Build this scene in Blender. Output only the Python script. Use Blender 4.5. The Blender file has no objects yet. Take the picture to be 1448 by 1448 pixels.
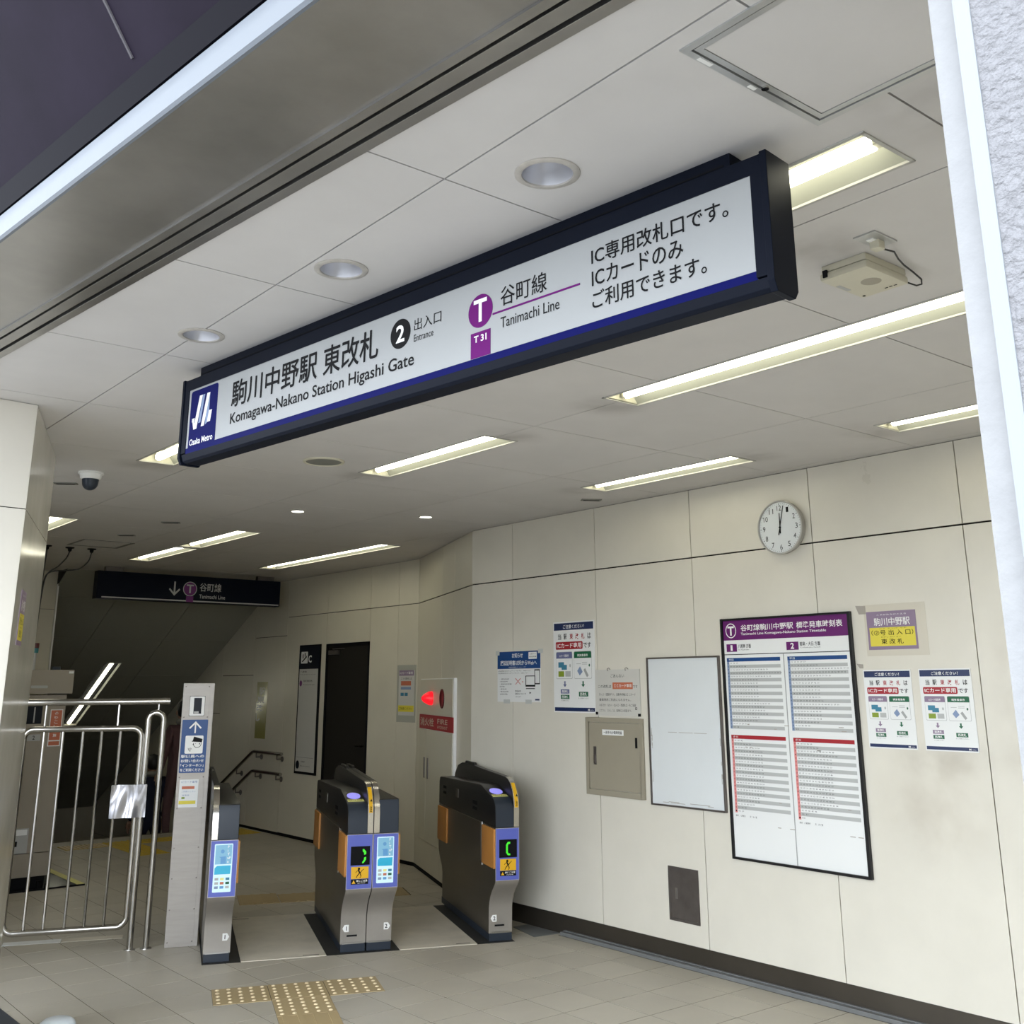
import bpy, bmesh, math, random
from mathutils import Vector, Matrix
from mathutils.geometry import tessellate_polygon
random.seed(4)
C = bpy.context.scene.collection
SC = bpy.context.scene

# ------------------------------------------------------------------ camera, world, exposure
YAW, PITCH, ROLL = 0.681467, 0.262765, -0.003014
FPX, CYPX, EYE = 1479.6, 571.5, 1.6
fw = Vector((math.sin(YAW)*math.cos(PITCH), math.cos(YAW)*math.cos(PITCH), math.sin(PITCH)))
rt = Vector((math.cos(YAW), -math.sin(YAW), 0)); up = rt.cross(fw)
r2 = rt*math.cos(ROLL)+up*math.sin(ROLL); u2 = -rt*math.sin(ROLL)+up*math.cos(ROLL)
cam_d = bpy.data.cameras.new('camera'); cam = bpy.data.objects.new('camera', cam_d); C.objects.link(cam)
cam_d.sensor_width = 36; cam_d.sensor_fit = 'HORIZONTAL'; cam_d.lens = FPX/1448*36
cam_d.shift_y = (CYPX-724)/1448; cam_d.clip_start = 0.05; cam_d.clip_end = 200
mm = Matrix.Identity(4)
for i in range(3):
    mm[i][0] = r2[i]; mm[i][1] = u2[i]; mm[i][2] = -fw[i]
mm[0][3], mm[1][3], mm[2][3] = 0, 0, EYE
cam.matrix_world = mm; SC.camera = cam

SC.view_settings.view_transform = 'Standard'; SC.view_settings.look = 'None'
SC.view_settings.gamma = 1; SC.view_settings.use_curve_mapping = False
SC.view_settings.exposure = 1.15
SC.cycles.use_denoising = True
SC.cycles.max_bounces = 8; SC.cycles.diffuse_bounces = 5; SC.cycles.glossy_bounces = 4
SC.cycles.sample_clamp_indirect = 6

SKY = 4.0
w = bpy.data.worlds.new('overcast_sky'); SC.world = w; w.use_nodes = True
nt = w.node_tree; nt.nodes.clear()
wo = nt.nodes.new('ShaderNodeOutputWorld'); bg = nt.nodes.new('ShaderNodeBackground')
tc = nt.nodes.new('ShaderNodeTexCoord'); sx = nt.nodes.new('ShaderNodeSeparateXYZ'); cr = nt.nodes.new('ShaderNodeValToRGB')
nt.links.new(tc.outputs['Generated'], sx.inputs[0]); nt.links.new(sx.outputs['Z'], cr.inputs[0])
# overcast sky: somewhat brighter overhead than at the horizon
cr.color_ramp.elements[0].position = 0.0; cr.color_ramp.elements[0].color = (0.69, 0.735, 0.79, 1)
cr.color_ramp.elements[1].position = 1.0; cr.color_ramp.elements[1].color = (0.87, 0.96, 1.08, 1)
nt.links.new(cr.outputs[0], bg.inputs[0]); bg.inputs[1].default_value = SKY; nt.links.new(bg.outputs[0], wo.inputs[0])
TUBE = 4.5          # strength of the fluorescent tubes

# ------------------------------------------------------------------ measured frames of the place
H = 2.815                                     # ceiling
GA = 0.380827                                 # the gate line is turned from the wall
GR = Vector((math.cos(GA), -math.sin(GA), 0)); GD = Vector((math.sin(GA), math.cos(GA), 0))
EV = Vector((-.1104, .9939, 0)); EN = Vector((.9939, .1104, 0))   # the shopfront line and its inward normal
ZV = Vector((0, 0, 1))
WX = 5.08; BX = 5.83

class Fr:
    def __init__(s, o, u, v, n): s.o, s.u, s.v, s.n = Vector(o), Vector(u), Vector(v), Vector(n)
    def __call__(s, a, b, c=0.0): return s.o + s.u*a + s.v*b + s.n*c
WORLD = Fr((0,0,0), (1,0,0), (0,1,0), (0,0,1))
F_WALL = Fr((WX,0,0), (0,-1,0), ZV, (-1,0,0))       # a = -Y
F_BACK = Fr((BX,0,0), (0,-1,0), ZV, (-1,0,0))
F_SIGN = Fr(EN*1.921, -EV, ZV, -EN)                 # a = -e
F_REC = Fr(GR*2.2, -GD, ZV, -GR)                    # a = -d
def F_GATE(d): return Fr(GD*d, GR, ZV, -GD)         # a = r

# ------------------------------------------------------------------ mesh helpers
class MB:
    def __init__(s): s.v, s.f = [], []
    def box(s, fr, a0, a1, b0, b1, c0, c1):
        i = len(s.v)
        if a0 > a1: a0, a1 = a1, a0
        if b0 > b1: b0, b1 = b1, b0
        if c0 > c1: c0, c1 = c1, c0
        for c in (c0, c1):
            for a, b in ((a0,b0),(a1,b0),(a1,b1),(a0,b1)): s.v.append(fr(a, b, c))
        s.f += [(i+3,i+2,i+1,i),(i+4,i+5,i+6,i+7),(i,i+1,i+5,i+4),(i+1,i+2,i+6,i+5),(i+2,i+3,i+7,i+6),(i+3,i,i+4,i+7)]
        return s
    def prism(s, fr, poly, c0, c1):
        i = len(s.v); n = len(poly)
        if sum(poly[k][0]*poly[(k+1)%n][1]-poly[(k+1)%n][0]*poly[k][1] for k in range(n)) < 0: poly = poly[::-1]
        for c in (c0, c1):
            for a, b in poly: s.v.append(fr(a, b, c))
        s.f.append(tuple(i+n-1-k for k in range(n))); s.f.append(tuple(i+n+k for k in range(n)))
        for k in range(n):
            m = (k+1) % n; s.f.append((i+k, i+m, i+n+m, i+n+k))
        return s
    def tube(s, pts, r, seg=10, closed=False, cap=True):
        pts = [Vector(p) for p in pts]; n = len(pts); i0 = len(s.v); prev = None
        rr = r if isinstance(r, (list, tuple)) else [r]*n
        for k, p in enumerate(pts):
            if closed: t = (pts[(k+1) % n]-pts[k-1])
            else: t = (pts[min(k+1, n-1)]-pts[max(k-1, 0)])
            t.normalize()
            if prev is None:
                x = t.orthogonal().normalized()
            else:
                x = (prev - t*prev.dot(t))
                x = x.normalized() if x.length > 1e-6 else t.orthogonal().normalized()
            prev = x; y = t.cross(x)
            for j in range(seg):
                a = 2*math.pi*j/seg; s.v.append(p + (x*math.cos(a)+y*math.sin(a))*rr[k])
        m = n if closed else n-1
        for k in range(m):
            for j in range(seg):
                a = i0+k*seg+j; b = i0+k*seg+(j+1) % seg; k2 = (k+1) % n
                s.f.append((a, b, i0+k2*seg+(j+1) % seg, i0+k2*seg+j))
        if cap and not closed:
            s.f.append(tuple(i0+seg-1-j for j in range(seg))); s.f.append(tuple(i0+(n-1)*seg+j for j in range(seg)))
        return s
    def lathe(s, fr, prof, seg=24, c0=(0, 0), cap0=False, cap1=False):   # prof: (radius, c) about the n axis
        i0 = len(s.v); n = len(prof)
        for (r, c) in prof:
            for j in range(seg):
                a = 2*math.pi*j/seg; s.v.append(fr(c0[0]+r*math.cos(a), c0[1]+r*math.sin(a), c))
        for k in range(n-1):
            for j in range(seg):
                b = (j+1) % seg; s.f.append((i0+k*seg+j, i0+k*seg+b, i0+(k+1)*seg+b, i0+(k+1)*seg+j))
        if cap0: s.f.append(tuple(i0+seg-1-j for j in range(seg)))
        if cap1: s.f.append(tuple(i0+(n-1)*seg+j for j in range(seg)))
        return s
    def disc(s, fr, a, b, r, c0, c1, seg=24, ry=None):
        ry = ry or r
        return s.prism(fr, [(a+r*math.cos(2*math.pi*k/seg), b+ry*math.sin(2*math.pi*k/seg)) for k in range(seg)], c0, c1)
    def raw(s, v, f):
        i = len(s.v); s.v += v; s.f += [tuple(i+k for k in q) for q in f]; return s

def link(name, mesh, m, parent=None, smooth=False):
    o = bpy.data.objects.new(name, mesh); C.objects.link(o)
    if m is not None and not mesh.materials: mesh.materials.append(m)
    if parent is not None:
        o.parent = parent; o.matrix_parent_inverse = parent.matrix_basis.inverted()
    return o
def build(name, mb, m, parent=None, smooth=False, bevel=0, fix=True):
    me = bpy.data.meshes.new(name); me.from_pydata([tuple(p) for p in mb.v], [], mb.f)
    if fix or bevel:
        bm = bmesh.new(); bm.from_mesh(me)
        if bevel:
            bmesh.ops.remove_doubles(bm, verts=bm.verts, dist=1e-6)
            ed = [e for e in bm.edges if len(e.link_faces) == 2 and e.calc_face_angle(0) > 0.6]
            bmesh.ops.bevel(bm, geom=ed, offset=bevel, segments=2, profile=.6, affect='EDGES', clamp_overlap=True)
        if fix: bmesh.ops.recalc_face_normals(bm, faces=bm.faces)
        bm.to_mesh(me); bm.free()
    if smooth:
        me.shade_smooth()
        try: me.set_sharp_from_angle(angle=math.radians(35))
        except Exception: pass
    return link(name, me, m, parent)
def tag(o, label=None, cat=None, group=None, kind=None):
    if label: o['label'] = label
    if cat: o['category'] = cat
    if group: o['group'] = group
    if kind: o['kind'] = kind
    return o
def thing(name, loc, label, cat, group=None, rz=0):
    o = bpy.data.objects.new(name, None); C.objects.link(o); o.empty_display_size = .1
    o.location = loc; o.rotation_euler = (0, 0, rz)
    bpy.context.view_layer.update() if False else None
    return tag(o, label, cat, group)
def kids(o): return [c for c in ALLOBJ() if c.parent == o]
def ALLOBJ(): return bpy.data.objects
def copy_tree(o, parent=None):
    c = o.copy(); C.objects.link(c)
    if parent is not None: c.parent = parent
    for ch in list(o.children): copy_tree(ch, c)
    return c

# ------------------------------------------------------------------ materials
def mat(name, col, rough=.5, metal=0.0, var=0.0, scale=6.0, rnd=0.0, bump=0.0, bscale=60, emit=None, es=0, aniso=None, spec=None, coat=0, dirt=None):
    m = bpy.data.materials.new(name); m.use_nodes = True; t = m.node_tree; N = t.nodes; L = t.links
    b = N['Principled BSDF']; b.inputs['Roughness'].default_value = rough; b.inputs['Metallic'].default_value = metal
    if spec is not None: b.inputs['Specular IOR Level'].default_value = spec
    if coat: b.inputs['Coat Weight'].default_value = coat; b.inputs['Coat Roughness'].default_value = .1
    b.inputs['Base Color'].default_value = (*col, 1)
    src = None
    if var or rnd or dirt:
        rgb = N.new('ShaderNodeRGB'); rgb.outputs[0].default_value = (*col, 1); src = rgb.outputs[0]
        tcn = N.new('ShaderNodeTexCoord'); geo = N.new('ShaderNodeNewGeometry')
        if var:
            nz = N.new('ShaderNodeTexNoise'); nz.inputs['Scale'].default_value = scale; nz.inputs['Detail'].default_value = 6; nz.inputs['Roughness'].default_value = .62
            L.new(geo.outputs['Position'], nz.inputs['Vector'])
            if aniso:
                mp = N.new('ShaderNodeMapping'); mp.inputs['Scale'].default_value = aniso
                L.new(geo.outputs['Position'], mp.inputs[0]); L.new(mp.outputs[0], nz.inputs['Vector'])
            mr = N.new('ShaderNodeMapRange'); mr.inputs['From Min'].default_value = .3; mr.inputs['From Max'].default_value = .7
            mr.inputs['To Min'].default_value = 1-var; mr.inputs['To Max'].default_value = 1+var*.6
            L.new(nz.outputs['Fac'], mr.inputs[0])
            mx = N.new('ShaderNodeMix'); mx.data_type = 'RGBA'; mx.blend_type = 'MULTIPLY'; mx.inputs['Factor'].default_value = 1
            L.new(src, mx.inputs['A']); L.new(mr.outputs[0], mx.inputs['B']); src = mx.outputs['Result']
            mr2 = N.new('ShaderNodeMapRange'); mr2.inputs['To Min'].default_value = max(0, rough-.08); mr2.inputs['To Max'].default_value = min(1, rough+.1)
            L.new(nz.outputs['Fac'], mr2.inputs[0]); L.new(mr2.outputs[0], b.inputs['Roughness'])
        if rnd:
            oi = N.new('ShaderNodeObjectInfo'); mr = N.new('ShaderNodeMapRange')
            mr.inputs['To Min'].default_value = 1-rnd; mr.inputs['To Max'].default_value = 1+rnd
            L.new(oi.outputs['Random'], mr.inputs[0])
            mx = N.new('ShaderNodeMix'); mx.data_type = 'RGBA'; mx.blend_type = 'MULTIPLY'; mx.inputs['Factor'].default_value = 1
            L.new(src, mx.inputs['A']); L.new(mr.outputs[0], mx.inputs['B']); src = mx.outputs['Result']
        if dirt:
            # streaks of grime: list of (centre, radii, strength), world-space patches that stay on the surface
            for (cx, cy, cz), (rx, ry, rz), st, dc in dirt:
                mp = N.new('ShaderNodeMapping'); mp.vector_type = 'TEXTURE'
                mp.inputs['Location'].default_value = (cx, cy, cz); mp.inputs['Scale'].default_value = (rx, ry, rz)
                L.new(geo.outputs['Position'], mp.inputs[0])
                ln = N.new('ShaderNodeVectorMath'); ln.operation = 'LENGTH'; L.new(mp.outputs[0], ln.inputs[0])
                mr = N.new('ShaderNodeMapRange'); mr.interpolation_type = 'SMOOTHSTEP'
                mr.inputs['From Min'].default_value = 1; mr.inputs['From Max'].default_value = .1
                mr.inputs['To Min'].default_value = 0; mr.inputs['To Max'].default_value = st
                L.new(ln.outputs['Value'], mr.inputs[0])
                n2 = N.new('ShaderNodeTexNoise'); n2.inputs['Scale'].default_value = 5; n2.inputs['Detail'].default_value = 3
                L.new(geo.outputs['Position'], n2.inputs['Vector'])
                m3 = N.new('ShaderNodeMapRange'); m3.inputs['From Min'].default_value = .30; m3.inputs['From Max'].default_value = .66
                L.new(n2.outputs['Fac'], m3.inputs[0])
                mu = N.new('ShaderNodeMath'); mu.operation = 'MULTIPLY'; L.new(mr.outputs[0], mu.inputs[0]); L.new(m3.outputs[0], mu.inputs[1])
                mx = N.new('ShaderNodeMix'); mx.data_type = 'RGBA'; L.new(mu.outputs[0], mx.inputs['Factor'])
                L.new(src, mx.inputs['A']); mx.inputs['B'].default_value = (*dc, 1); src = mx.outputs['Result']
        L.new(src, b.inputs['Base Color'])
    if bump:
        nb = N.new('ShaderNodeTexNoise'); nb.inputs['Scale'].default_value = bscale; nb.inputs['Detail'].default_value = 5
        g2 = N.new('ShaderNodeNewGeometry'); L.new(g2.outputs['Position'], nb.inputs['Vector'])
        bp = N.new('ShaderNodeBump'); bp.inputs['Strength'].default_value = bump; bp.inputs['Distance'].default_value = .01
        L.new(nb.outputs['Fac'], bp.inputs['Height']); L.new(bp.outputs[0], b.inputs['Normal'])
    if emit:
        b.inputs['Emission Color'].default_value = (*emit, 1); b.inputs['Emission Strength'].default_value = es
    return m
M = {}
GR_ = (.20, .17, .13)
soot = (.16, .14, .12)
lampdirt = [((x, y, H), (.26, .22, .3), .42, soot) for x, y in ((3.2, 3.27), (3.2, 5.34), (3.22, 4.0), (4.58, 4.9), (4.58, 3.55), (4.58, 2.80), (2.07, 5.82), (2.45, 1.62), (2.0, 1.0))]
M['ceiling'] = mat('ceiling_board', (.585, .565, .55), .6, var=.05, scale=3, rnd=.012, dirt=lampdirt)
M['void'] = mat('dark_void', (.03, .03, .03), .9)
M['wall'] = mat('enamel_panel', (.655, .625, .545), .30, var=.05, scale=2.0, rnd=.012, dirt=[((WX, 2.95, 1.0), (.4, .45, .35), .35, (.36, .31, .24)), ((WX, 2.50, 1.5), (.4, .14, .55), .4, (.36, .31, .24)), ((WX, 2.86, 1.24), (.4, .4, .12), .5, (.3, .26, .2))])
M['wall2'] = mat('enamel_panel_far', (.64, .60, .49), .33, var=.05, scale=2.0, rnd=.012)
M['wallback'] = mat('joint_dark', (.02, .018, .015), .9, spec=.1)
M['pillar'] = mat('glossy_panel', (.64, .61, .54), .17, var=.04, scale=2, coat=.3)
M['tile'] = mat('floor_tile', (.46, .425, .355), .44, var=.10, scale=2.2, rnd=.05, spec=.4)
M['grout'] = mat('grout', (.13, .115, .09), .95, spec=.1)
M['tactile'] = mat('tactile_tan', (.42, .32, .17), .55, var=.06, scale=8)
M['tacdot'] = mat('tactile_dot', (.75, .62, .40), .5)
M['tacyel'] = mat('tactile_yellow', (.62, .43, .04), .5, var=.08, scale=8)
M['steel'] = mat('brushed_steel', (.42, .405, .385), .33, 1.0, var=.12, scale=3, aniso=(1, 1, 8))
M['steelbeam'] = mat('soffit_steel', (.33, .32, .305), .33, .9, var=.20, scale=2.4)
M['steeldark'] = mat('dark_steel', (.20, .185, .16), .34, .9, var=.14, scale=2)
M['basedark'] = mat('dark_skirting', (.075, .065, .052), .38, .6, var=.2, scale=2)
M['chrome'] = mat('polished_steel', (.44, .425, .395), .16, 1.0)
M['gatefloor'] = mat('gate_plate', (.62, .57, .475), .5, 0, var=.16, scale=4)
M['darkmat'] = mat('dark_strip', (.028, .028, .028), .55, spec=.25)
M['poststeel'] = mat('post_steel', (.35, .325, .295), .42, .5, var=.10, scale=4, aniso=(1, 1, 8))
M['gatefront'] = mat('gate_front_steel', (.40, .375, .34), .42, .6, var=.10, scale=4)
M['navy'] = mat('navy_plastic', (.020, .028, .042), .38, spec=.4)
M['black'] = mat('black_plastic', (.010, .010, .011), .33, spec=.3)
M['blackmat'] = mat('black_matte', (.006, .006, .007), .7, spec=.1)
M['signblack'] = mat('sign_case', (.005, .007, .014), .45, var=.1, scale=5, spec=.07)
M['silver'] = mat('silver_bar', (.66, .63, .58), .2, 1.0)
M['violet'] = mat('violet_panel', (.085, .11, .42), .4, emit=(.16, .19, .62), es=.03)  # faint glow put into the panel colour, though it is no lamp
M['trim'] = mat('thin_trim', (.45, .42, .45), .4, .5)
M['orange'] = mat('orange_flap', (.50, .215, .045), .45, var=.04)
M['yellow'] = mat('yellow_print', (.72, .40, .008), .45)
M['paleyellow'] = mat('pale_yellow_print', (.78, .74, .25), .5)
M['screen'] = mat('lit_ad_panel', (.45, .6, .7), .3, emit=(.62, .85, 1.0), es=.20)
M['adblue'] = mat('ad_blue', (.08, .22, .42), .3, emit=(.15, .42, .75), es=.12)
M['adcyan'] = mat('ad_cyan', (.02, .30, .45), .3, emit=(.03, .42, .68), es=.15)
M['adcard'] = mat('ad_pale', (.16, .36, .50), .3, emit=(.33, .62, .85), es=.10)
M['green'] = mat('green_led', (.03, .3, .02), .4, emit=(.06, .95, .02), es=.30)
M['reader'] = mat('reader_light', (.12, .12, .45), .3, emit=(.35, .32, .95), es=.35)
M['signwhite'] = mat('sign_white', (.33, .34, .34), .45, var=.02, scale=3)
M['signblue'] = mat('sign_blue', (.003, .005, .082), .5, spec=.06)
M['signpurple'] = mat('sign_purple', (.125, .012, .135), .5, spec=.06)
M['purple'] = mat('line_purple', (.125, .014, .130), .4, spec=.3)
M['ink'] = mat('ink_black', (.008, .008, .009), .6, spec=.12)
M['white'] = mat('white_print', (.80, .80, .78), .5)
M['paper'] = mat('paper', (.74, .75, .74), .45)
M['papergrey'] = mat('old_paper', (.55, .54, .50), .55)
M['boardwhite'] = mat('white_board', (.66, .69, .70), .3, var=.03, scale=3)
M['blueprint'] = mat('poster_blue', (.004, .052, .20), .4)
M['navyprint'] = mat('poster_navy', (.007, .020, .085), .4)
M['red'] = mat('poster_red', (.34, .010, .018), .45)
M['redband'] = mat('hydrant_red', (.34, .008, .018), .4)
M['mauve'] = mat('poster_mauve', (.24, .175, .26), .5)
M['greenprint'] = mat('poster_green', (.003, .105, .043), .45)
M['cyanprint'] = mat('poster_cyan', (.04, .20, .31), .5)
M['lime'] = mat('poster_lime', (.21, .29, .02), .5)
M['greyprint'] = mat('poster_grey', (.33, .34, .33), .5)
M['rowgrey'] = mat('row_grey', (.42, .43, .42), .5)
M['rowblue'] = mat('row_blue', (.20, .27, .42), .5)
M['rowpink'] = mat('row_pink', (.66, .22, .21), .5)
M['salmon'] = mat('poster_salmon', (.50, .145, .075), .5)
M['yellowprint'] = mat('poster_yellow', (.68, .58, .055), .5)
M['cabinet'] = mat('cabinet_beige', (.31, .28, .215), .42, var=.03)
M['hydrant'] = mat('hydrant_cream', (.60, .57, .46), .35)
M['plate_steel'] = mat('vent_steel', (.20, .18, .17), .4, .85, var=.2, scale=8)
M['reflector'] = mat('reflector_white', (.26, .265, .225), .55)
M['flange'] = mat('lamp_flange', (.42, .41, .38), .5)
M['holder'] = mat('lamp_end', (.60, .58, .47), .55, var=.1, scale=30)
M['tube'] = mat('fluorescent_tube', (1, 1, 1), .5, emit=(1.0, .965, .76), es=TUBE)
M['ledlamp'] = mat('small_downlight', (1, 1, 1), .5, emit=(1.0, .98, .85), es=6)
M['cone'] = mat('downlight_cone', (.62, .62, .65), .35, .8)
M['ring'] = mat('downlight_ring', (.50, .47, .43), .45, .3, var=.15, scale=30)
M['grille'] = mat('speaker_grille', (.20, .20, .18), .6)
M['device'] = mat('aged_plastic', (.56, .53, .42), .5, var=.05, scale=10)
M['alu'] = mat('aluminium_frame', (.50, .50, .49), .35, .6)
M['stucco'] = mat('rough_stucco', (.180, .178, .184), .9, var=.16, scale=70, bump=1.0, bscale=95)
M['stonetrim'] = mat('grey_stone', (.20, .20, .20), .6, var=.12, scale=14, bump=.15, bscale=60)
M['whitetrim'] = mat('white_metal_trim', (.185, .198, .212), .35, var=.03)
M['striptrim'] = mat('bright_aluminium_strip', (.125, .138, .155), .45, var=.05, scale=20, spec=.3)
M['domecap'] = mat('pale_plastic', (.70, .76, .82), .35)
M['fascia'] = mat('dark_fascia', (.017, .0135, .0215), .5, var=.25, scale=3, spec=.015)
M['fasciaband'] = mat('fascia_band', (.004, .0035, .006), .6, spec=.03)
M['ground'] = mat('outside_paving', (.165, .162, .158), .85, var=.08, scale=2)
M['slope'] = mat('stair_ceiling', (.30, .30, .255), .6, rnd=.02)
M['stair'] = mat('stair_stone', (.20, .19, .16), .6)
M['machine'] = mat('machine_beige', (.30, .265, .215), .4, .2, var=.03)
M['machinegrey'] = mat('machine_grey', (.38, .38, .37), .4)
M['door'] = mat('brown_door', (.032, .021, .018), .5, var=.05, spec=.15)
M['glassdark'] = mat('dark_display', (.008, .010, .016), .3, spec=.15)
M['redlamp'] = mat('red_lamp', (.45, .006, .012), .3, emit=(1, .01, .02), es=.5)
M['reddull'] = mat('red_lens', (.08, .006, .01), .4)
M['teal'] = mat('teal_lens', (.02, .16, .18), .4)
M['cablem'] = mat('cable_black', (.012, .012, .012), .5)
M['mirror'] = mat('mirror_film', (.45, .45, .48), .22, .7)
M['olive'] = mat('olive_print', (.26, .24, .05), .28, coat=.6)
M['skin'] = mat('skin', (.45, .28, .20), .6)
M['hair'] = mat('dark_hair', (.012, .010, .010), .5)
M['clothnavy'] = mat('navy_cloth', (.012, .016, .04), .85)
M['clothmaroon'] = mat('maroon_cloth', (.10, .05, .052), .85)
M['clothgrey'] = mat('grey_scarf', (.24, .23, .20), .9)
M['tape'] = mat('old_tape', (.34, .31, .27), .35)
M['rubber'] = mat('kerb_grey', (.15, .155, .155), .5, var=.15, scale=10)

# ------------------------------------------------------------------ lettering
_tc = {}
def glyphs(s, bold=0.0, res=2):
    k = (s, bold, res)
    if k not in _tc:
        cu = bpy.data.curves.new('t', 'FONT'); cu.body = s; cu.size = 1; cu.resolution_u = res; cu.offset = bold; cu.fill_mode = 'FRONT' if hasattr(cu, 'fill_mode') else None
        o = bpy.data.objects.new('t', cu); me = o.to_mesh()
        vs = [tuple(v.co) for v in me.vertices]; fs = [tuple(p.vertices) for p in me.polygons]
        o.to_mesh_clear(); bpy.data.objects.remove(o); bpy.data.curves.remove(cu)
        _tc[k] = (vs, fs)
    return _tc[k]
def put_text(mb, fr, a0, a1, b0, b1, c, s, bold=0.01, res=2, keep=False, align='L'):
    """letters fitted into the box a0..a1, b0..b1 of a frame; lie at height c"""
    vs, fs = glyphs(s, bold, res)
    if not vs: return mb
    x0 = min(v[0] for v in vs); x1 = max(v[0] for v in vs); y0 = min(v[1] for v in vs); y1 = max(v[1] for v in vs)
    sy = (b1-b0)/max(y1-y0, 1e-6); sx_ = (a1-a0)/max(x1-x0, 1e-6)
    if keep:
        sx_ = min(sx_, sy)
    off = 0
    if align == 'C': off = ((a1-a0)-(x1-x0)*sx_)/2
    mb.raw([fr(a0+off+(v[0]-x0)*sx_, b0+(v[1]-y0)*sy, c) for v in vs], fs)
    return mb
def text(name, fr, a0, a1, b0, b1, s, m, parent, c=.0015, bold=.01, res=3, keep=False, align='L', dbl=0):
    mb = MB(); put_text(mb, fr, a0, a1, b0, b1, c, s, bold, res, keep, align)
    if dbl:
        for k, (dx, dy) in enumerate(((dbl, 0), (-dbl, 0), (0, dbl), (0, -dbl))): put_text(mb, fr, a0+dx, a1+dx, b0+dy, b1+dy, c+.00006*(k+1), s, bold, res, keep, align)
    return build(name, mb, m, parent, fix=False)
def rect(name, fr, a0, a1, b0, b1, c0, c1, m, parent, bevel=0):
    return build(name, MB().box(fr, a0, a1, b0, b1, c0, c1), m, parent, bevel=bevel)
def rrect(a0, a1, b0, b1, r, seg=5, top=True, bot=True):
    p = []
    for (cx, cy, s0, on) in ((a1-r, b1-r, 0, top), (a0+r, b1-r, 90, top), (a0+r, b0+r, 180, bot), (a1-r, b0+r, 270, bot)):
        if on: p += [(cx+r*math.cos(math.radians(s0+90*k/seg)), cy+r*math.sin(math.radians(s0+90*k/seg))) for k in range(seg+1)]
        else: p.append((cx+(r if s0 in (0, 270) else -r), cy+(r if s0 in (0, 90) else -r)))
    return p

# ------------------------------------------------------------------ polygon helpers for cut tiles
def clip(poly, a, b, c):
    out = []; n = len(poly)
    for i in range(n):
        p, q = poly[i], poly[(i+1) % n]; dp = a*p[0]+b*p[1]-c; dq = a*q[0]+b*q[1]-c
        if dp <= 1e-9: out.append(p)
        if (dp < -1e-9 and dq > 1e-9) or (dp > 1e-9 and dq < -1e-9):
            t = dp/(dp-dq); out.append((p[0]+t*(q[0]-p[0]), p[1]+t*(q[1]-p[1])))
    return out
def area(p): return abs(sum(p[k][0]*p[(k+1) % len(p)][1]-p[(k+1) % len(p)][0]*p[k][1] for k in range(len(p))))/2 if len(p) > 2 else 0
def subtract(polys, cv):
    if sum(cv[k][0]*cv[(k+1) % len(cv)][1]-cv[(k+1) % len(cv)][0]*cv[k][1] for k in range(len(cv))) < 0: cv = cv[::-1]
    x0 = min(p[0] for p in cv); x1 = max(p[0] for p in cv); y0 = min(p[1] for p in cv); y1 = max(p[1] for p in cv)
    res = []
    for P in polys:
        if max(p[0] for p in P) <= x0 or min(p[0] for p in P) >= x1 or max(p[1] for p in P) <= y0 or min(p[1] for p in P) >= y1:
            res.append(P); continue
        rem = P
        for k in range(len(cv)):
            (ax, ay), (bx, by) = cv[k], cv[(k+1) % len(cv)]
            nx, ny = by-ay, ax-bx                      # outward normal of a ccw polygon
            c = nx*ax+ny*ay
            outp = clip(rem, -nx, -ny, -c); rem = clip(rem, nx, ny, c)
            if area(outp) > 1e-6: res.append(outp)
            if area(rem) < 1e-7: break
    return res
def circ(x, y, r, n=20): return [(x+r*math.cos(2*math.pi*k/n), y+r*math.sin(2*math.pi*k/n)) for k in range(n)]
def rec(x0, x1, y0, y1): return [(x0, y0), (x1, y0), (x1, y1), (x0, y1)]

# ================================================================== SETTING
# ceiling -----------------------------------------------------------
LAMPS = [(1.965, 2.185, 1.154, 2.369), (3.085, 3.305, .748, 3.178), (4.470, 4.690, 1.512, 2.727),
         (3.108, 3.328, 4.056, 5.271), (4.467, 4.687, 3.605, 4.820), (4.935, 5.155, 7.930, 10.380),
         (3.570, 3.790, 7.930, 9.145), (3.580, 3.800, 9.235, 10.450), (1.963, 2.183, 4.520, 5.735), (2.170, 2.390, 8.090, 9.305)]
DOWN = [(1.539, 1.757), (1.455, 2.610), (1.375, 3.460)]
SMALL = [(3.503, 6.768), (4.377, 6.42)]
SPK = (2.792, 5.113)
HATCH = (1.405, 1.862, .735, 1.203)
HATCH2 = (2.765, 3.205, 9.197, 9.655)
ceil = build('ceiling', MB().prism(WORLD, [tuple((EN*1.0-EV*3)[:2]), (7.2, -3.1), (7.2, 12.2), (.9, 12.2), (.35, 7.0)], H+.16, H+.30), M['void'], None); tag(ceil, kind='structure')
xs = [.45, 1.36, 2.275, 3.19, 4.10, 5.01, 5.92]; ys = [.13, 1.03, 1.94, 2.85, 3.762, 4.66, 5.56, 6.47, 7.37, 8.28, 9.19, 10.10, 11.0, 11.675]
ys = [-.78] + ys
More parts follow.
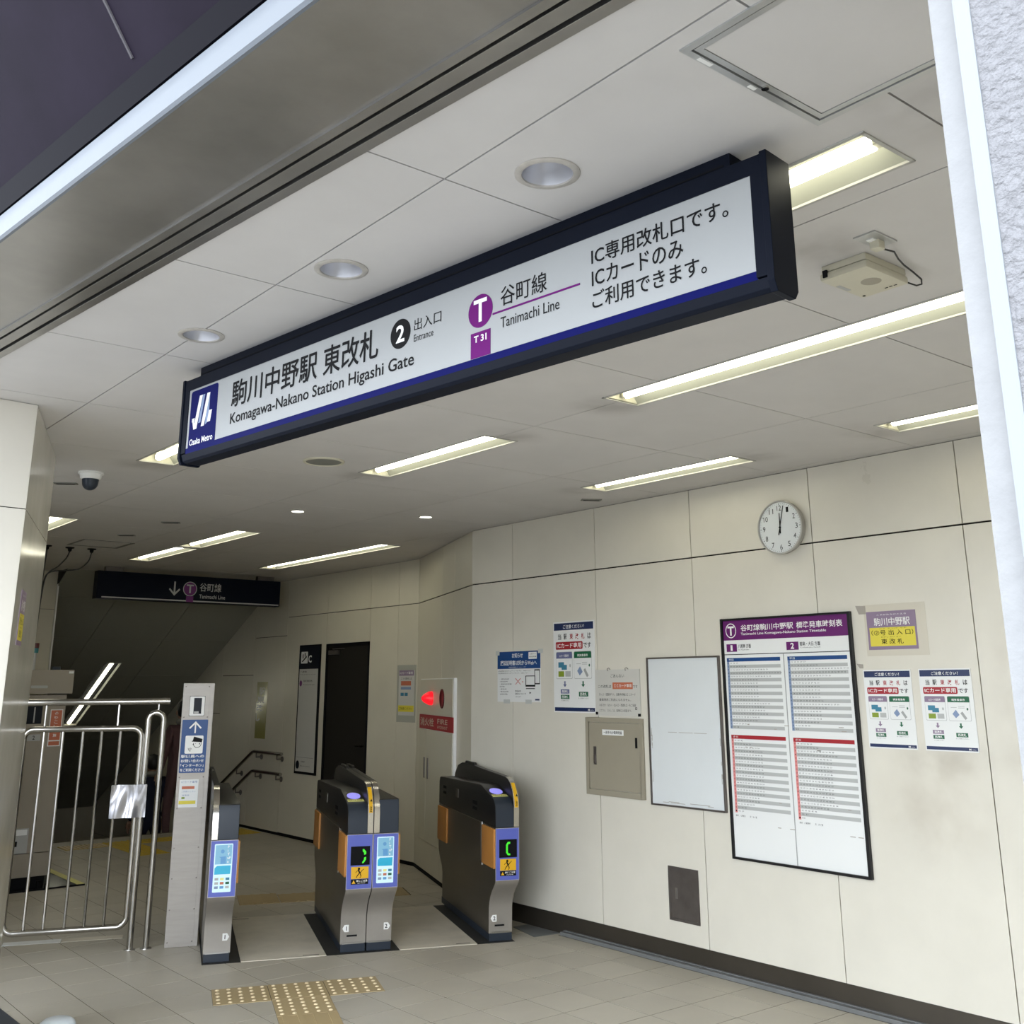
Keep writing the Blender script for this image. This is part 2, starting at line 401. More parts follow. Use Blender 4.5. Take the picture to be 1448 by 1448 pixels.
def ceiling_panel(x0, x1, y0, y1):
    g = .0027
    P = [rec(x0+g, x1-g, y0+g, y1-g)]
    P = [clip(p, -EN.x, -EN.y, -1.336) for p in P]
    P = [p for p in P if area(p) > 1e-4]
    for (a, b, c, d) in LAMPS: P = subtract(P, rec(a+.004, b-.004, c+.004, d-.004))
    for (x, y) in DOWN: P = subtract(P, circ(x, y, .066))
    for (x, y) in SMALL: P = subtract(P, circ(x, y, .047))
    P = subtract(P, rec(HATCH[0]+.01, HATCH[1]-.01, HATCH[2]+.01, HATCH[3]-.01))
    P = subtract(P, rec(HATCH2[0]+.005, HATCH2[1]-.005, HATCH2[2]+.005, HATCH2[3]-.005))
    if not P: return
    mb = MB()
    for p in P:
        if area(p) > 1e-6: mb.prism(WORLD, p, H, H+.012)
    o = build('ceiling_tile', mb, M['ceiling'], ceil)
for i in range(len(xs)-1):
    for j in range(len(ys)-1):
        if xs[i] > 5 and ys[j] < 6.4: continue
        ceiling_panel(xs[i], xs[i+1], ys[j], ys[j+1])
for x0_, x1_ in ((.45, 1.36), (1.36, 2.275), (2.275, 3.19), (3.19, 3.384)): ceiling_panel(x0_, x1_, 11.675, 12.01)
for j in range(len(ys)-1):      # narrow edge pieces along the right wall
    if ys[j] < 6.4: ceiling_panel(5.01, 5.10, ys[j], ys[j+1])

# floor -------------------------------------------------------------
floor = build('floor', MB().prism(WORLD, [(0.3, -3), (6.4, -3), (6.4, 12.40), (0.3, 12.40)], -.20, -.0014), M['grout'], None); tag(floor, kind='structure')
def gq(r0, r1, d0, d1): return [tuple((GR*r+GD*d)[:2]) for r, d in ((r0, d0), (r1, d0), (r1, d1), (r0, d1))]
TAC_FRONT = [gq(.30, .60, 6.24, 6.55), gq(.60, .905, 5.0, 6.55), gq(.905, 1.205, 6.24, 6.55)]
PLATES = [(.49, 1.0), (1.46, 1.962)]
cuts = TAC_FRONT + [gq(.262, 2.215, 7.11, 8.40), gq(-.95, -.22, 7.99, 8.10), gq(.575, .88, 8.85, 9.25), gq(.885, 1.9, 8.85, 9.20)]
YEL = [(3.66, 4.10, 11.70, 12.0), (4.10, 4.42, 10.88, 12.0), (4.42, 4.98, 11.70, 12.0), (5.50, 5.78, 11.65, 12.15), (4.15, 4.15, 0, 0)][:4]
cuts += [rec(*y) for y in YEL]
cuts += [rec(2.2, 3.19, 9.62, 10.6), [(4.87, 5.79), (5.08, 5.76), (5.08, 6.10), (4.95, 6.12)], rec(5.03, 5.20, 1.0, 5.74)]
def proj(p):
    d = Vector(p)-Vector((0, 0, EYE)); z = d.dot(fw)
    return (724+FPX*d.dot(r2)/z, CYPX-FPX*d.dot(u2)/z) if z > .1 else (-1e4, 0)
T = .304; cells = []
for i in range(-12, 10):
    for j in range(-17, 24):
        x0 = 3.62+i*T; y0 = 5.040+j*T
        if x0 > 5.9 or x0 < .45 or y0 < -.4: continue
        if y0 > 12.4: continue
        cells.append((x0, y0))
def vis(c):
    x, y = proj((c[0]+T/2, c[1]+T/2, 0)); return -40 < x < 1500 and 900 < y < 1500
cells.sort(key=lambda c: (0 if vis(c) else 1, c[0]**2+c[1]**2))
far = MB(); count = 0
base_tile = None
for (x0, y0) in cells:
    g = .0028; q = rec(x0+g, x0+T-g, y0+g, min(y0+T-g, 12.39))
    P = [q]
    full = True
    if area(q) < 1e-3: continue
    for cc in cuts:
        n0 = sum(area(p) for p in P); P = subtract(P, cc)
        if sum(area(p) for p in P) < n0-1e-6: full = False
    P = [p for p in P if area(p) > 2e-5]
    if not P: continue
    if vis((x0, y0)) and count < 295:
        if full and abs((q[3][1]-q[0][1])-(T-2*g)) < 1e-6:
            if base_tile is None:
                base_tile = build('floor_tile', MB().box(WORLD, 0, T-2*g, 0, T-2*g, -.0014, 0), M['tile'], floor); o = base_tile
            else:
                o = base_tile.copy(); C.objects.link(o)
            o.location = (x0+g, y0+g, 0)
        else:
            mb = MB()
            for p in P: mb.prism(WORLD, p, -.0014, 0)
            build('floor_tile', mb, M['tile'], floor)
        count += 1
    else:
        for p in P: far.prism(WORLD, p, -.0014, 0)
o = build('floor_tiles_beyond', far, M['tile'], floor, fix=False); tag(o, kind='stuff')

g = build('ground', MB().box(WORLD, -40, .3, -30, 30, -.2, -.004), M['ground'], None); tag(g, kind='structure')

# right wall ----------------------------------------------------------
wall_right = build('wall_right', MB().box(WORLD, WX+.012, WX+.25, -1.5, 6.78, -.1, H+.14), M['wallback'], None); tag(wall_right, kind='structure')
seamsY = [-.08, .83, 1.74, 2.655, 3.552, 4.462, 5.347, 6.262, 6.78]
def panels(wall, fr, a_edges, b0, b1, m, g=.0025, th=.012, holes=None):
    for k in range(len(a_edges)-1):
        build('panel', MB().box(fr, a_edges[k]+g, a_edges[k+1]-g, b0+g, b1-g, -th, 0), m, wall, bevel=.001)
ae = [-y for y in seamsY][::-1]
panels(wall_right, F_WALL, ae, .117, 2.378, M['wall']); panels(wall_right, F_WALL, ae, 2.382, H-.001, M['wall'])
bb = build('baseboard_right', MB().box(F_WALL, -6.79, 1.4, 0, .116, -.011, -.006), M['basedark'], None); tag(bb, kind='structure')
kb = build('trim_1', MB().box(WORLD, 5.035, 5.085, 1.0, 5.72, 0, .022).box(WORLD, 5.065, 5.085, 1.0, 5.72, .022, .028), M['rubber'], None, bevel=.002); tag(kb, kind='structure')
pl = build('floor_plate', MB().prism(WORLD, [(4.875, 5.795), (5.075, 5.765), (5.075, 6.10), (4.955, 6.11)], -.0013, .003), M['rubber'], None)
tag(pl, 'grey chequered floor plate beside the right gate, against the wall', 'floor plate')

# slanted recess wall and far wall ------------------------------------
rx0 = (WX-2.2*GR.x)/GD.x; rx1 = (BX-2.2*GR.x)/GD.x
wall_recess = build('wall_recess', MB().box(F_REC, -rx1-.05, -rx0, -.1, H+.14, -.2, -.012), M['wallback'], None); tag(wall_recess, kind='structure')
ea = [-rx1, -9.2, -8.76, -rx0]
panels(wall_recess, F_REC, ea, .03, 2.378, M['wall2']); panels(wall_recess, F_REC, ea, 2.382, H-.001, M['wall2'])
bb = build('baseboard_recess', MB().box(F_REC, -rx1, -rx0, 0, .028, -.012, .002), M['blackmat'], None); tag(bb, kind='structure')
Y0 = GD.y*rx1+2.2*GR.y
wall_far = build('wall_far_right', MB().box(F_BACK, -17.6, -Y0, -3.2, H+.14, -.2, -.012), M['wallback'], None); tag(wall_far, kind='structure')
def pan(a0, a1, b0, b1, g=.0024): build('panel', MB().box(F_BACK, a0+g, a1-g, b0+g, b1-g, -.012, 0), M['wall2'], wall_far, bevel=.001)
cols = [Y0, 9.0, 9.53, 10.43, 11.37, 12.2, 13.1, 14.0, 14.9, 15.8, 16.7, 17.6]
lowz = [2.38, 2.38, 2.38, 2.38, 2.17, 1.73, 1.27, .82, .36, -.1, -.56]
for k in range(len(cols)-1):
    a0, a1 = -cols[k+1], -cols[k]
    b0 = .03 if k < 4 else -3.2
    if k == 2: b0 = 2.045
    if k == 4: b0 = -.5
    pan(a0, a1, b0, lowz[k]); pan(a0, a1, lowz[k]+.002, H-.001)
bb = build('baseboard_far', MB().box(F_BACK, -12.4, -10.44, 0, .028, -.012, .002).box(F_BACK, -9.52, -Y0, 0, .028, -.012, .002), M['blackmat'], None); tag(bb, kind='structure')

# door in the far wall
door = build('door_1', MB().box(F_BACK, -10.41, -9.55, .01, 2.02, -.05, -.035), M['door'], None, bevel=.002); tag(door, kind='structure')
build('door_frame', MB().box(F_BACK, -10.43, -10.40, 0, 2.045, -.05, .004).box(F_BACK, -9.56, -9.53, 0, 2.045, -.05, .004).box(F_BACK, -10.43, -9.53, 2.015, 2.045, -.05, .004), M['blackmat'], door)
build('handle', MB().box(F_BACK, -9.62, -9.60, .96, 1.06, -.035, -.028).tube([F_BACK(-9.61, 1.01, -.03), F_BACK(-9.61, 1.01, .015), F_BACK(-9.72, 1.01, .015)], .009, 8), M['chrome'], door, smooth=True)
build('door_closer', MB().box(F_BACK, -10.36, -10.16, 1.93, 1.975, -.035, .015).box(F_BACK, -10.30, -10.05, 1.985, 1.995, -.02, .0), M['plate_steel'], door, bevel=.003)

# left pillar ---------------------------------------------------------
P1 = Vector((1.197, 4.832, 0)); P2 = Vector((1.59, 5.917, 0)); P0 = P1-EN*.35  # kept narrow, leaving an added unseen opening at its left for daylight
LW = (P2-P1).normalized(); LN = Vector((LW.y, -LW.x, 0))
F_PS = Fr(P1, LW, ZV, LN); F_PF = Fr(P1, EN, ZV, -EV)
LS = (P2-P1).length
poly = [tuple((P0-EV*-.012)[:2]), tuple((P1+(EV*.012-LN*.012))[:2]), tuple((P2-LN*.012)[:2]), tuple((P2-EN*.35)[:2])]
pillar = build('wall_left', MB().prism(WORLD, poly, -.1, H+.14), M['wallback'], None); tag(pillar, kind='structure')
for (b0, b1) in ((.03, 2.345), (2.349, H-.002)):
    build('panel', MB().box(F_PF, -.35, -.0015, b0, b1, -.012, 0), M['pillar'], pillar, bevel=.001)
    build('panel', MB().box(F_PS, .0015, LS, b0, b1, -.012, 0), M['pillar'], pillar, bevel=.001)
    build('panel', MB().box(Fr(P0, -LW, ZV, -LN), -LS, 0, b0, b1, 0, .012), M['pillar'], pillar, bevel=.001)
    build('panel', MB().box(Fr(P2, -EN, ZV, EV), 0, .35, b0, b1, 0, .012), M['pillar'], pillar, bevel=.001)
wl = build('wall_inner_left', MB().box(WORLD, 1.2, 1.56, 7.5, 12.2, -.1, H+.14), M['wall2'], None); tag(wl, kind='structure')
wb = build('wall_back', MB().box(WORLD, 1.5, 3.385, 12.012, 12.25, -.1, H+.14), M['wallback'], None); tag(wb, kind='structure')
F_WB = Fr((0, 12.0, 0), (1, 0, 0), ZV, (0, -1, 0))
for x0, x1 in ((1.57, 2.48), (2.48, 3.385)):
    for b0, b1 in ((.03, 2.405), (2.409, H-.002)): build('panel', MB().box(F_WB, x0+.0015, x1-.0015, b0, b1, -.012, 0), M['wall2'], wb, bevel=.001)
wsl = build('wall_stair_left', MB().box(WORLD, 3.2, 3.384, 12.26, 17.6, -3.2, H+.14).box(WORLD, 3.37, 3.384, 12.014, 12.27, -3.2, H+.14), M['wallback'], None); tag(wsl, kind='structure')
tr = build('trim_2', MB().box(WORLD, 3.383, 3.40, 11.985, 12.01, 0, H-.002), M['white'], None); tag(tr, kind='structure')

# stairwell: sloped ceiling, steps, end wall ---------------------------
m_s = -.51185; th = math.atan(m_s); SY = 11.678
F_SL = Fr((0, SY, H), (1, 0, 0), (0, math.cos(th), math.sin(th)), (0, math.sin(th), -math.cos(th)))
sl = build('ceiling_slope', MB().box(F_SL, 3.38, 5.9, .0, 6.8, -.2, -.02), M['void'], None); tag(sl, kind='structure')
sxs = [3.385, 4.09, 4.975, 5.83]; rows = [0, .55, 1.455, 2.36, 3.27, 4.17, 5.08, 5.98, 6.8]
LAMP_S = (4.455, 4.675, (13.49-SY)/math.cos(th), (13.49-SY)/math.cos(th)+1.72)
for i in range(3):
    for j in range(8):
        P = subtract([rec(sxs[i]+.003, sxs[i+1]-.003, rows[j]+.003, rows[j+1]-.003)], rec(LAMP_S[0]+.004, LAMP_S[1]-.004, LAMP_S[2]+.004, LAMP_S[3]-.004))
        mb = MB()
        for p in P: mb.prism(F_SL, p, -.012, 0)
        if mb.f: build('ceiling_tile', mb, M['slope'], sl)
st = build('stair_flight', MB(), M['stair'], None) if False else None
root = thing('staircase', (4.6, 12.4, 0), 'dark stone staircase going down beyond the yellow paving', 'stairs')
for k in range(17):
    build('step', MB().box(WORLD, 3.39, 5.82, 12.42+.30*k, 12.42+.30*(k+1)+.02, -.155*(k+2), -.155*(k+1)), M['stair'], root)
we = build('wall_stair_end', MB().box(WORLD, 3.2, 6.0, 17.55, 17.8, -3.2, H), M['wall2'], None); tag(we, kind='structure')
fe = build('floor_stair', MB().box(WORLD, 3.2, 6.0, 12.4, 17.8, -3.4, -2.8), M['stair'], None); tag(fe, kind='structure')

# shopfront beam, fascia, right post ------------------------------------
F_BM = Fr((0, 0, 0), EV, ZV, EN)         # a=e, b=z, c=en
FS = Fr((0, 0, 0), EN, ZV, -EV)          # section plane: a=en, b=z, extruded along -e
E0, E1 = -3.0, 6.0
def sweep(poly, e0=E0, e1=E1): return MB().prism(FS, poly, -e1, -e0)
beam = build('beam', sweep([(.925, H-.012), (1.229, H-.012), (1.229, H+.15), (.925, H+.15)]), M['steelbeam'], None, bevel=.001); tag(beam, kind='structure')
t = build('shutter_guide', sweep([(1.229, H+.03), (1.340, H+.03), (1.340, H+.06), (1.229, H+.06)]), M['blackmat'], beam)
build('lip', sweep([(1.208, H-.018), (1.232, H-.018), (1.232, H+.05), (1.228, H+.05), (1.228, H-.012), (1.208, H-.012)]), M['steelbeam'], beam)
build('guide_bar', sweep([(1.250, H-.010), (1.290, H-.010), (1.290, H+.05), (1.250, H+.05)]), M['steelbeam'], beam, bevel=.001)
build('edge_trim', sweep([(1.306, H-.008), (1.337, H-.008), (1.337, H+.05), (1.306, H+.05)]), M['steelbeam'], beam, bevel=.001)
strip = [(.925, H-.014), (.918, H-.013), (.912, H-.006), (.9105, H+.03), (.912, H+.060), (.918, H+.070), (.93, H+.074)]
tr = build('trim_3', sweep(strip), M['striptrim'], None, smooth=True); tag(tr, kind='structure')
fas = build('wall_fascia', sweep([(.93, H+.074), (.918, H+.074), (.903, H+.140), (-.02, H+1.487), (-.02, H+1.6), (.93, H+1.6)]), M['fascia'], None); tag(fas, kind='structure')  # upper part, out of view, extended outward to shade the stucco and ground
build('fascia_band', sweep([(.914, H+.0735), (.897, H+.136), (.903, H+.142), (.925, H+.13), (.925, H+.0735)]), M['fasciaband'], fas)
d2 = Vector((-.02-.903, 1.487-.140)); d2.normalize()
mbs = MB(); 
for k in range(56):     # the ragged sealant of a panel joint
    s0 = .03+1.4*k/56; s1 = s0+1.4/56; j = .003*random.uniform(.4, 1); x0 = .903+d2.x*s0; z0 = H+.140+d2.y*s0; x1 = .903+d2.x*s1; z1 = H+.140+d2.y*s1
    off = (-d2.y*.0, 0)
    mbs.prism(FS, [(x0-.0035, z0-.0025), (x1-.0035, z1-.0025), (x1+.004, z1+.003), (x0+.004, z0+.003)], -2.0825-j, -2.0785+j*.5)
build('joint', mbs, mat('old_sealant', (.05, .045, .05), .8), fas)
# façade wall to the right (close to the lens) and past an unseen opening added for daylight
F_ST = Fr((0, 0, 0), -EV, ZV, -EN)       # a=-e, c=-en
ws = build('wall_front_right', MB().box(F_ST, -.3160, 6.0, -.1, 5.5, -1.45, -.985), M['stucco'], None); tag(ws, kind='structure')
ws1 = build('trim_4', MB().box(F_ST, -.3330, -.3155, -.05, 5.0, -1.40, -.983), M['whitetrim'], None, bevel=.003); tag(ws1, kind='structure')
ws2 = build('trim_5', MB().box(F_ST, -.363, -.332, -.05, 5.0, -1.35, -1.0), M['stonetrim'], None, bevel=.003); tag(ws2, kind='structure')
wfl = build('wall_front_left', MB().box(F_ST, -14.0, -6.02, -.1, 5.5, -1.2, -.90), M['stucco'], None); tag(wfl, kind='structure')
wlr = build('wall_side_left', MB().prism(WORLD, [tuple((EN*1.0+EV*6.02)[:2]), tuple((EN*1.0+EV*6.4)[:2]), (1.3, 7.9), (1.3, 7.6)], -.1, H+.14), M['wall2'], None); tag(wlr, kind='structure')
wri = build('wall_inner_right', MB().prism(WORLD, [tuple((EN*1.3+EV*.30)[:2]), (WX+.2, -.4), (WX+.2, -.7), tuple((EN*1.3+EV*.05)[:2])], -.1, H+.14), M['wall'], None); tag(wri, kind='structure')

# ================================================================== LIGHTS
F_LZ = Fr((0, 0, 0), (1, 0, 0), (0, 1, 0), (0, 0, 1))
def make_lamp(L=1.215, name='recessed_ceiling_light', tr_=.021):
    r = thing(name, (0, 0, 0), 'x', 'ceiling light')
    W = .22; x0, x1, y0, y1 = -W/2, W/2, -L/2, L/2; f = .010
    mb = MB()
    for (a, b, c, d) in ((x0, x0+f, y0, y1), (x1-f, x1, y0, y1), (x0, x1, y0, y0+f), (x0, x1, y1-f, y1)): mb.box(WORLD, a, b, c, d, -.004, .0035)
    build('frame', mb, M['flange'], r)
    mb = MB(); i = .008; h = .075
    mb.raw([Vector(p) for p in ((x0+i, y0+i, 0), (x0+i, y1-i, 0), (-.045, y1-i, h), (-.045, y0+i, h), (.045, y0+i, h), (.045, y1-i, h), (x1-i, y1-i, 0), (x1-i, y0+i, 0))],
           [(0, 1, 2, 3), (3, 2, 5, 4), (4, 5, 6, 7)])
    build('reflector', mb, M['reflector'], r, fix=False)
    for s in (y0+i, y1-i):
        build('end_plate', MB().prism(Fr((0, s, 0), (1, 0, 0), (0, 0, 1), (0, 1, 0)), [(x0+i, 0), (x1-i, 0), (.045, h), (-.045, h)], -.002, .002), M['holder'], r)
    for s in (-1, 1): build('lamp_holder', MB().box(WORLD, -.014, .014, s*(L/2-.03)-.009, s*(L/2-.03)+.009, .012, .07), M['holder'], r, bevel=.003)
    n = 2 if L > 2 else 1; l1 = (L-.08)/n
    for k in range(n): build('tube', MB().tube([(0, y0+.04+l1*k+.002, .026), (0, y0+.04+l1*(k+1)-.002, .026)], tr_, 14), M['tube'], r, smooth=True)
    return r
lamp0 = make_lamp()
LL = ['recessed fluorescent light behind the right end of the hanging station sign', 'longest recessed fluorescent light strip, right of the sign and under the plastic box', 'recessed fluorescent light nearest the clock wall at the right edge',
      'recessed fluorescent light under the middle of the station sign', 'recessed fluorescent light next to the wall left of the clock',
      'long thin recessed fluorescent light strip beside the slanted recess wall',
      'near half of the broken light strip in front of the dark sign', 'far half of the broken light strip in front of the dark sign',
      'recessed fluorescent light peeping out under the left end of the station sign', 'recessed fluorescent light cut off by the left pillar']
for k, (x0, x1, y0, y1) in enumerate(LAMPS):
    if y1-y0 > 2: o = make_lamp(y1-y0)
    else: o = lamp0 if k == 0 else copy_tree(lamp0)
    o.location = ((x0+x1)/2, (y0+y1)/2, H); o['label'] = LL[k]; o['group'] = 'recessed fluorescent ceiling lights'
ls = make_lamp(1.72, tr_=.026); ls['label'] = 'recessed fluorescent light on the sloping ceiling over the stairs'; ls['group'] = 'recessed fluorescent ceiling lights'
cpt = F_SL((LAMP_S[0]+LAMP_S[1])/2, (LAMP_S[2]+LAMP_S[3])/2, 0); ls.location = cpt; ls.rotation_euler = (th, 0, 0)

CEI = Fr((0, 0, H), (1, 0, 0), (0, -1, 0), (0, 0, -1))
def downlight(x, y, label):
    r = thing('downlight', (0, 0, H), label, 'downlight', 'round downlights before the sign'); f = Fr((0, 0, 0), (1, 0, 0), (0, 1, 0), (0, 0, 1))
    build('ring', MB().lathe(f, [(.063, .0), (.064, -.005), (.074, -.006), (.081, -.003), (.081, 0.001)], 40), M['ring'], r, smooth=True).matrix_parent_inverse = Matrix.Identity(4)
    build('reflector_cone', MB().lathe(f, [(.064, -.004), (.055, .03), (.040, .07), (.034, .075)], 40), M['cone'], r, smooth=True).matrix_parent_inverse = Matrix.Identity(4)
    build('lamp_cup', MB().lathe(f, [(.034, .070), (.034, .11)], 24, cap1=True), M['blackmat'], r).matrix_parent_inverse = Matrix.Identity(4)
    r.location = (x, y, H); return r
downlight(*DOWN[0], 'unlit round silver downlight, largest, above the purple T of the sign')
downlight(*DOWN[1], 'unlit round silver downlight, middle one of the row by the beam')
downlight(*DOWN[2], 'unlit round silver downlight, nearest to the left pillar')
for k, (x, y) in enumerate(SMALL):
    r = thing('spotlight', (x, y, H), ('small lit round spotlight on the ceiling left of the recess', 'small lit round spotlight on the ceiling near the wall corner')[k], 'downlight', 'small lit spotlights')
    f = Fr((x, y, H), (1, 0, 0), (0, 1, 0), (0, 0, 1))
    build('ring', MB().lathe(f, [(.045, .0), (.046, -.004), (.056, -.003), (.056, .001)], 32), M['flange'], r, smooth=True)
    build('lens', MB().disc(f, 0, 0, .046, .004, .010, 28), M['ledlamp'], r)
x, y = SPK; f = Fr((x, y, H), (1, 0, 0), (0, 1, 0), (0, 0, 1))
r = thing('ceiling_speaker', (x, y, H), 'round ceiling speaker with a beige rim and grey grille', 'speaker')
build('rim', MB().lathe(f, [(.098, -.004), (.102, -.010), (.114, -.008), (.116, .001)], 40), M['device'], r, smooth=True)
build('grille', MB().disc(f, 0, 0, .100, -.005, -.001, 40), M['grille'], r)
for k, (x, y, lb) in enumerate(((1.866, 6.673, 'small dark slot vent beside the security camera'), (2.988, 7.834, 'small dark slot vent before the broken light strip'),
                             (2.968, 8.736, 'faint slot vent next to the ceiling hatch far back'), (4.833, 5.110, 'small dark slot vent by the wall, left of the lamp near the clock'))):
    f = Fr((x, y, H), Vector((.92, -.39, 0)) if False else Vector((.85, -.52, 0)).normalized(), Vector((.52, .85, 0)).normalized(), (0, 0, 1))
    r = thing('slot_vent', (x, y, H), lb, 'vent', 'small slot vents in the ceiling')
    build('plate', MB().box(f, -.068, .068, -.028, .028, -.006, .001), M['grille'], r, bevel=.001)
    build('slot', MB().box(f, -.055, .055, -.012, .012, -.0075, -.002), M['blackmat'], r)

# ceiling access hatches
def hatch(x0, x1, y0, y1, lb, fm, pm, w_=.016):
    r = thing('ceiling_hatch', ((x0+x1)/2, (y0+y1)/2, H), lb, 'hatch')
    mb = MB()
    for (a, b, c, d) in ((x0, x0+w_, y0, y1), (x1-w_, x1, y0, y1), (x0+w_, x1-w_, y0, y0+w_), (x0+w_, x1-w_, y1-w_, y1)): mb.box(WORLD, a, b, c, d, H-.004, H+.01)
    build('outer_frame', mb, fm, r)
    mb = MB(); e = w_+.004; q = w_+.018
    for (a, b, c, d) in ((x0+e, x0+q, y0+e, y1-e), (x1-q, x1-e, y0+e, y1-e), (x0+q, x1-q, y0+e, y0+q), (x0+q, x1-q, y1-q, y1-e)): mb.box(WORLD, a, b, c, d, H-.002, H+.01)
    build('inner_frame', mb, fm, r)
    build('hatch_door', MB().box(WORLD, x0+q+.001, x1-q-.001, y0+q+.001, y1-q-.001, H, H+.01), pm, r)
    return r
hh = hatch(*HATCH, 'square ceiling access hatch with aluminium frame, top right corner', M['alu'], M['ceiling'])
build('latch', MB().disc(CEI, 1.645, -1.180, .008, 0, .006, 14), M['chrome'], hh)
build('maker_label', MB().box(WORLD, 1.452, 1.492, 1.190, 1.200, H-.0046, H-.004).box(WORLD, 1.610, 1.632, 1.190, 1.200, H-.0046, H-.004), M['white'], hh)
hatch(*HATCH2, 'dark framed ceiling hatch far back, above the hanging cables', M['grille'], M['ceiling'], .008)

# security camera
r = thing('security_camera', (1.88, 6.238, H), 'white dome security camera with black lens on the ceiling by the pillar', 'camera')
f = Fr((1.88, 6.238, H), (1, 0, 0), (0, 1, 0), (0, 0, -1))
build('mount', MB().lathe(f, [(.070, -.001), (.072, .010), (.062, .012), (.058, .034), (.050, .042)], 32, cap1=True), M['white'], r, smooth=True)
build('dome', MB().lathe(f, [(.048, .040)]+[(.045*math.cos(a*math.pi/16), .062+.045*math.sin(a*math.pi/16)) for a in range(0, 9)], 32, cap1=False), M['navy'], r, smooth=True)

# ceiling device and outlet (right)
r = thing('ceiling_sensor_box', (2.68, 1.62, H), 'yellowed plastic box on the ceiling above the long light strip', 'device')
build('base', MB().box(WORLD, 2.575, 2.79, 1.545, 1.695, H-.022, H), M['device'], r, bevel=.004)
build('cover', MB().box(WORLD, 2.571, 2.795, 1.541, 1.70, H-.048, H-.023), M['device'], r, bevel=.008, smooth=True)
build('round_grille', MB().disc(Fr((0, 0, H-.048), (1, 0, 0), (0, -1, 0), (0, 0, -1)), 2.685, -1.60, .030, -.001, .0005, 28), M['cabinet'], r)
build('label_strip', MB().box(WORLD, 2.64, 2.70, 1.678, 1.692, H-.0487, H-.048), M['machinegrey'], r)
build('indicator', MB().disc(Fr((0, 0, H-.048), (1, 0, 0), (0, -1, 0), (0, 0, -1)), 2.775, -1.682, .005, 0, .001, 12).box(WORLD, 2.765, 2.769, 1.565, 1.575, H-.049, H-.048).box(WORLD, 2.765, 2.769, 1.58, 1.59, H-.049, H-.048).box(WORLD, 2.765, 2.769, 1.595, 1.605, H-.049, H-.048), M['ink'], r)
build('clip', MB().box(WORLD, 2.566, 2.573, 1.672, 1.686, H-.040, H-.018), M['ink'], r)
r = thing('ceiling_outlet', (2.52, 1.475, H), 'steel outlet plate on the ceiling with a cream plug in it', 'outlet')
build('plate', MB().box(WORLD, 2.462, 2.575, 1.441, 1.510, H-.005, H), M['alu'], r, bevel=.001)
build('socket', MB().box(WORLD, 2.495, 2.515, 1.468, 1.490, H-.008, H-.004), M['white'], r)
build('plug', MB().box(WORLD, 2.512, 2.545, 1.462, 1.492, H-.030, H-.004), M['device'], r, bevel=.004)
cb = build('cable', MB().tube([(2.545, 1.470, 2.79), (2.60, 1.468, 2.795), (2.66, 1.492, 2.798), (2.72, 1.510, 2.800), (2.785, 1.520, 2.798), (2.850, 1.530, 2.793), (2.868, 1.540, 2.785), (2.850, 1.548, 2.778), (2.80, 1.555, 2.780), (2.785, 1.56, 2.785)], .0028, 8), M['cablem'], None, smooth=True)
tag(cb, 'thin black cable looping from the ceiling outlet to the plastic box', 'cable')

# ================================================================== STATION SIGN
r = thing('station_sign', tuple(EN*1.95+EV*2.4+ZV*2.6), 'long hanging white station sign in a black case, facing the street', 'sign')
S = F_SIGN
e = lambda x: -x
case = MB()
case.box(S, -3.712, -1.105, 2.720, 2.764, -.095, -.001)              # top rail
case.box(S, -3.712, -3.672, 2.47, 2.72, -.095, -.001)
case.box(S, -1.135, -1.105, 2.47, 2.72, -.095, -.001)
case.box(S, -3.68, -1.13, 2.46, 2.735, -.090, -.020)
build('case', case, M['signblack'], r, bevel=.0015)
build('bottom_rail', MB().prism(Fr((0, 0, 0), EN, ZV, -EV), [(1.923, 2.466), (1.930, 2.442), (1.940, 2.434), (2.000, 2.434), (2.016, 2.452), (2.016, 2.466)], -3.700, -1.105), M['signblack'], r, bevel=.0015)
build('end_cap', MB().prism(Fr((0, 0, 0), EN, ZV, -EV), [(1.918, 2.768), (1.918, 2.455), (1.930, 2.430), (2.006, 2.430), (2.020, 2.450), (2.020, 2.768)], -1.106, -1.088), M['signblack'], r, bevel=.002)
build('end_cap', MB().prism(Fr((0, 0, 0), EN, ZV, -EV), [(1.918, 2.768), (1.918, 2.455), (1.930, 2.430), (2.006, 2.430), (2.020, 2.450), (2.020, 2.768)], -3.722, -3.706), M['signblack'], r, bevel=.002)
build('hanger_box', MB().prism(Fr((0, 0, 0), EN, ZV, -EV), [(1.952, 2.764), (2.008, 2.764), (2.008, H), (1.952, H)], -3.65, -1.203), M['signblack'], r, bevel=.001)
build('groove', MB().box(S, -3.64, -1.22, 2.785, 2.789, -.032, -.0295), M['blackmat'], r)
build('face_panel', MB().box(S, -3.672, -1.135, 2.466, 2.722, -.02, -.004), M['signwhite'], r)
S2 = Fr(S.o-S.n*.004, S.u, S.v, S.n)
rect('blue_band', S2, -3.672, -1.133, 2.466, 2.487, 0, .0007, M['signblue'], r)
lg = build('logo_panel', MB().prism(S2, rrect(-3.656, -3.456, 2.480, 2.711, .012), 0, .0009), M['signblue'], r)
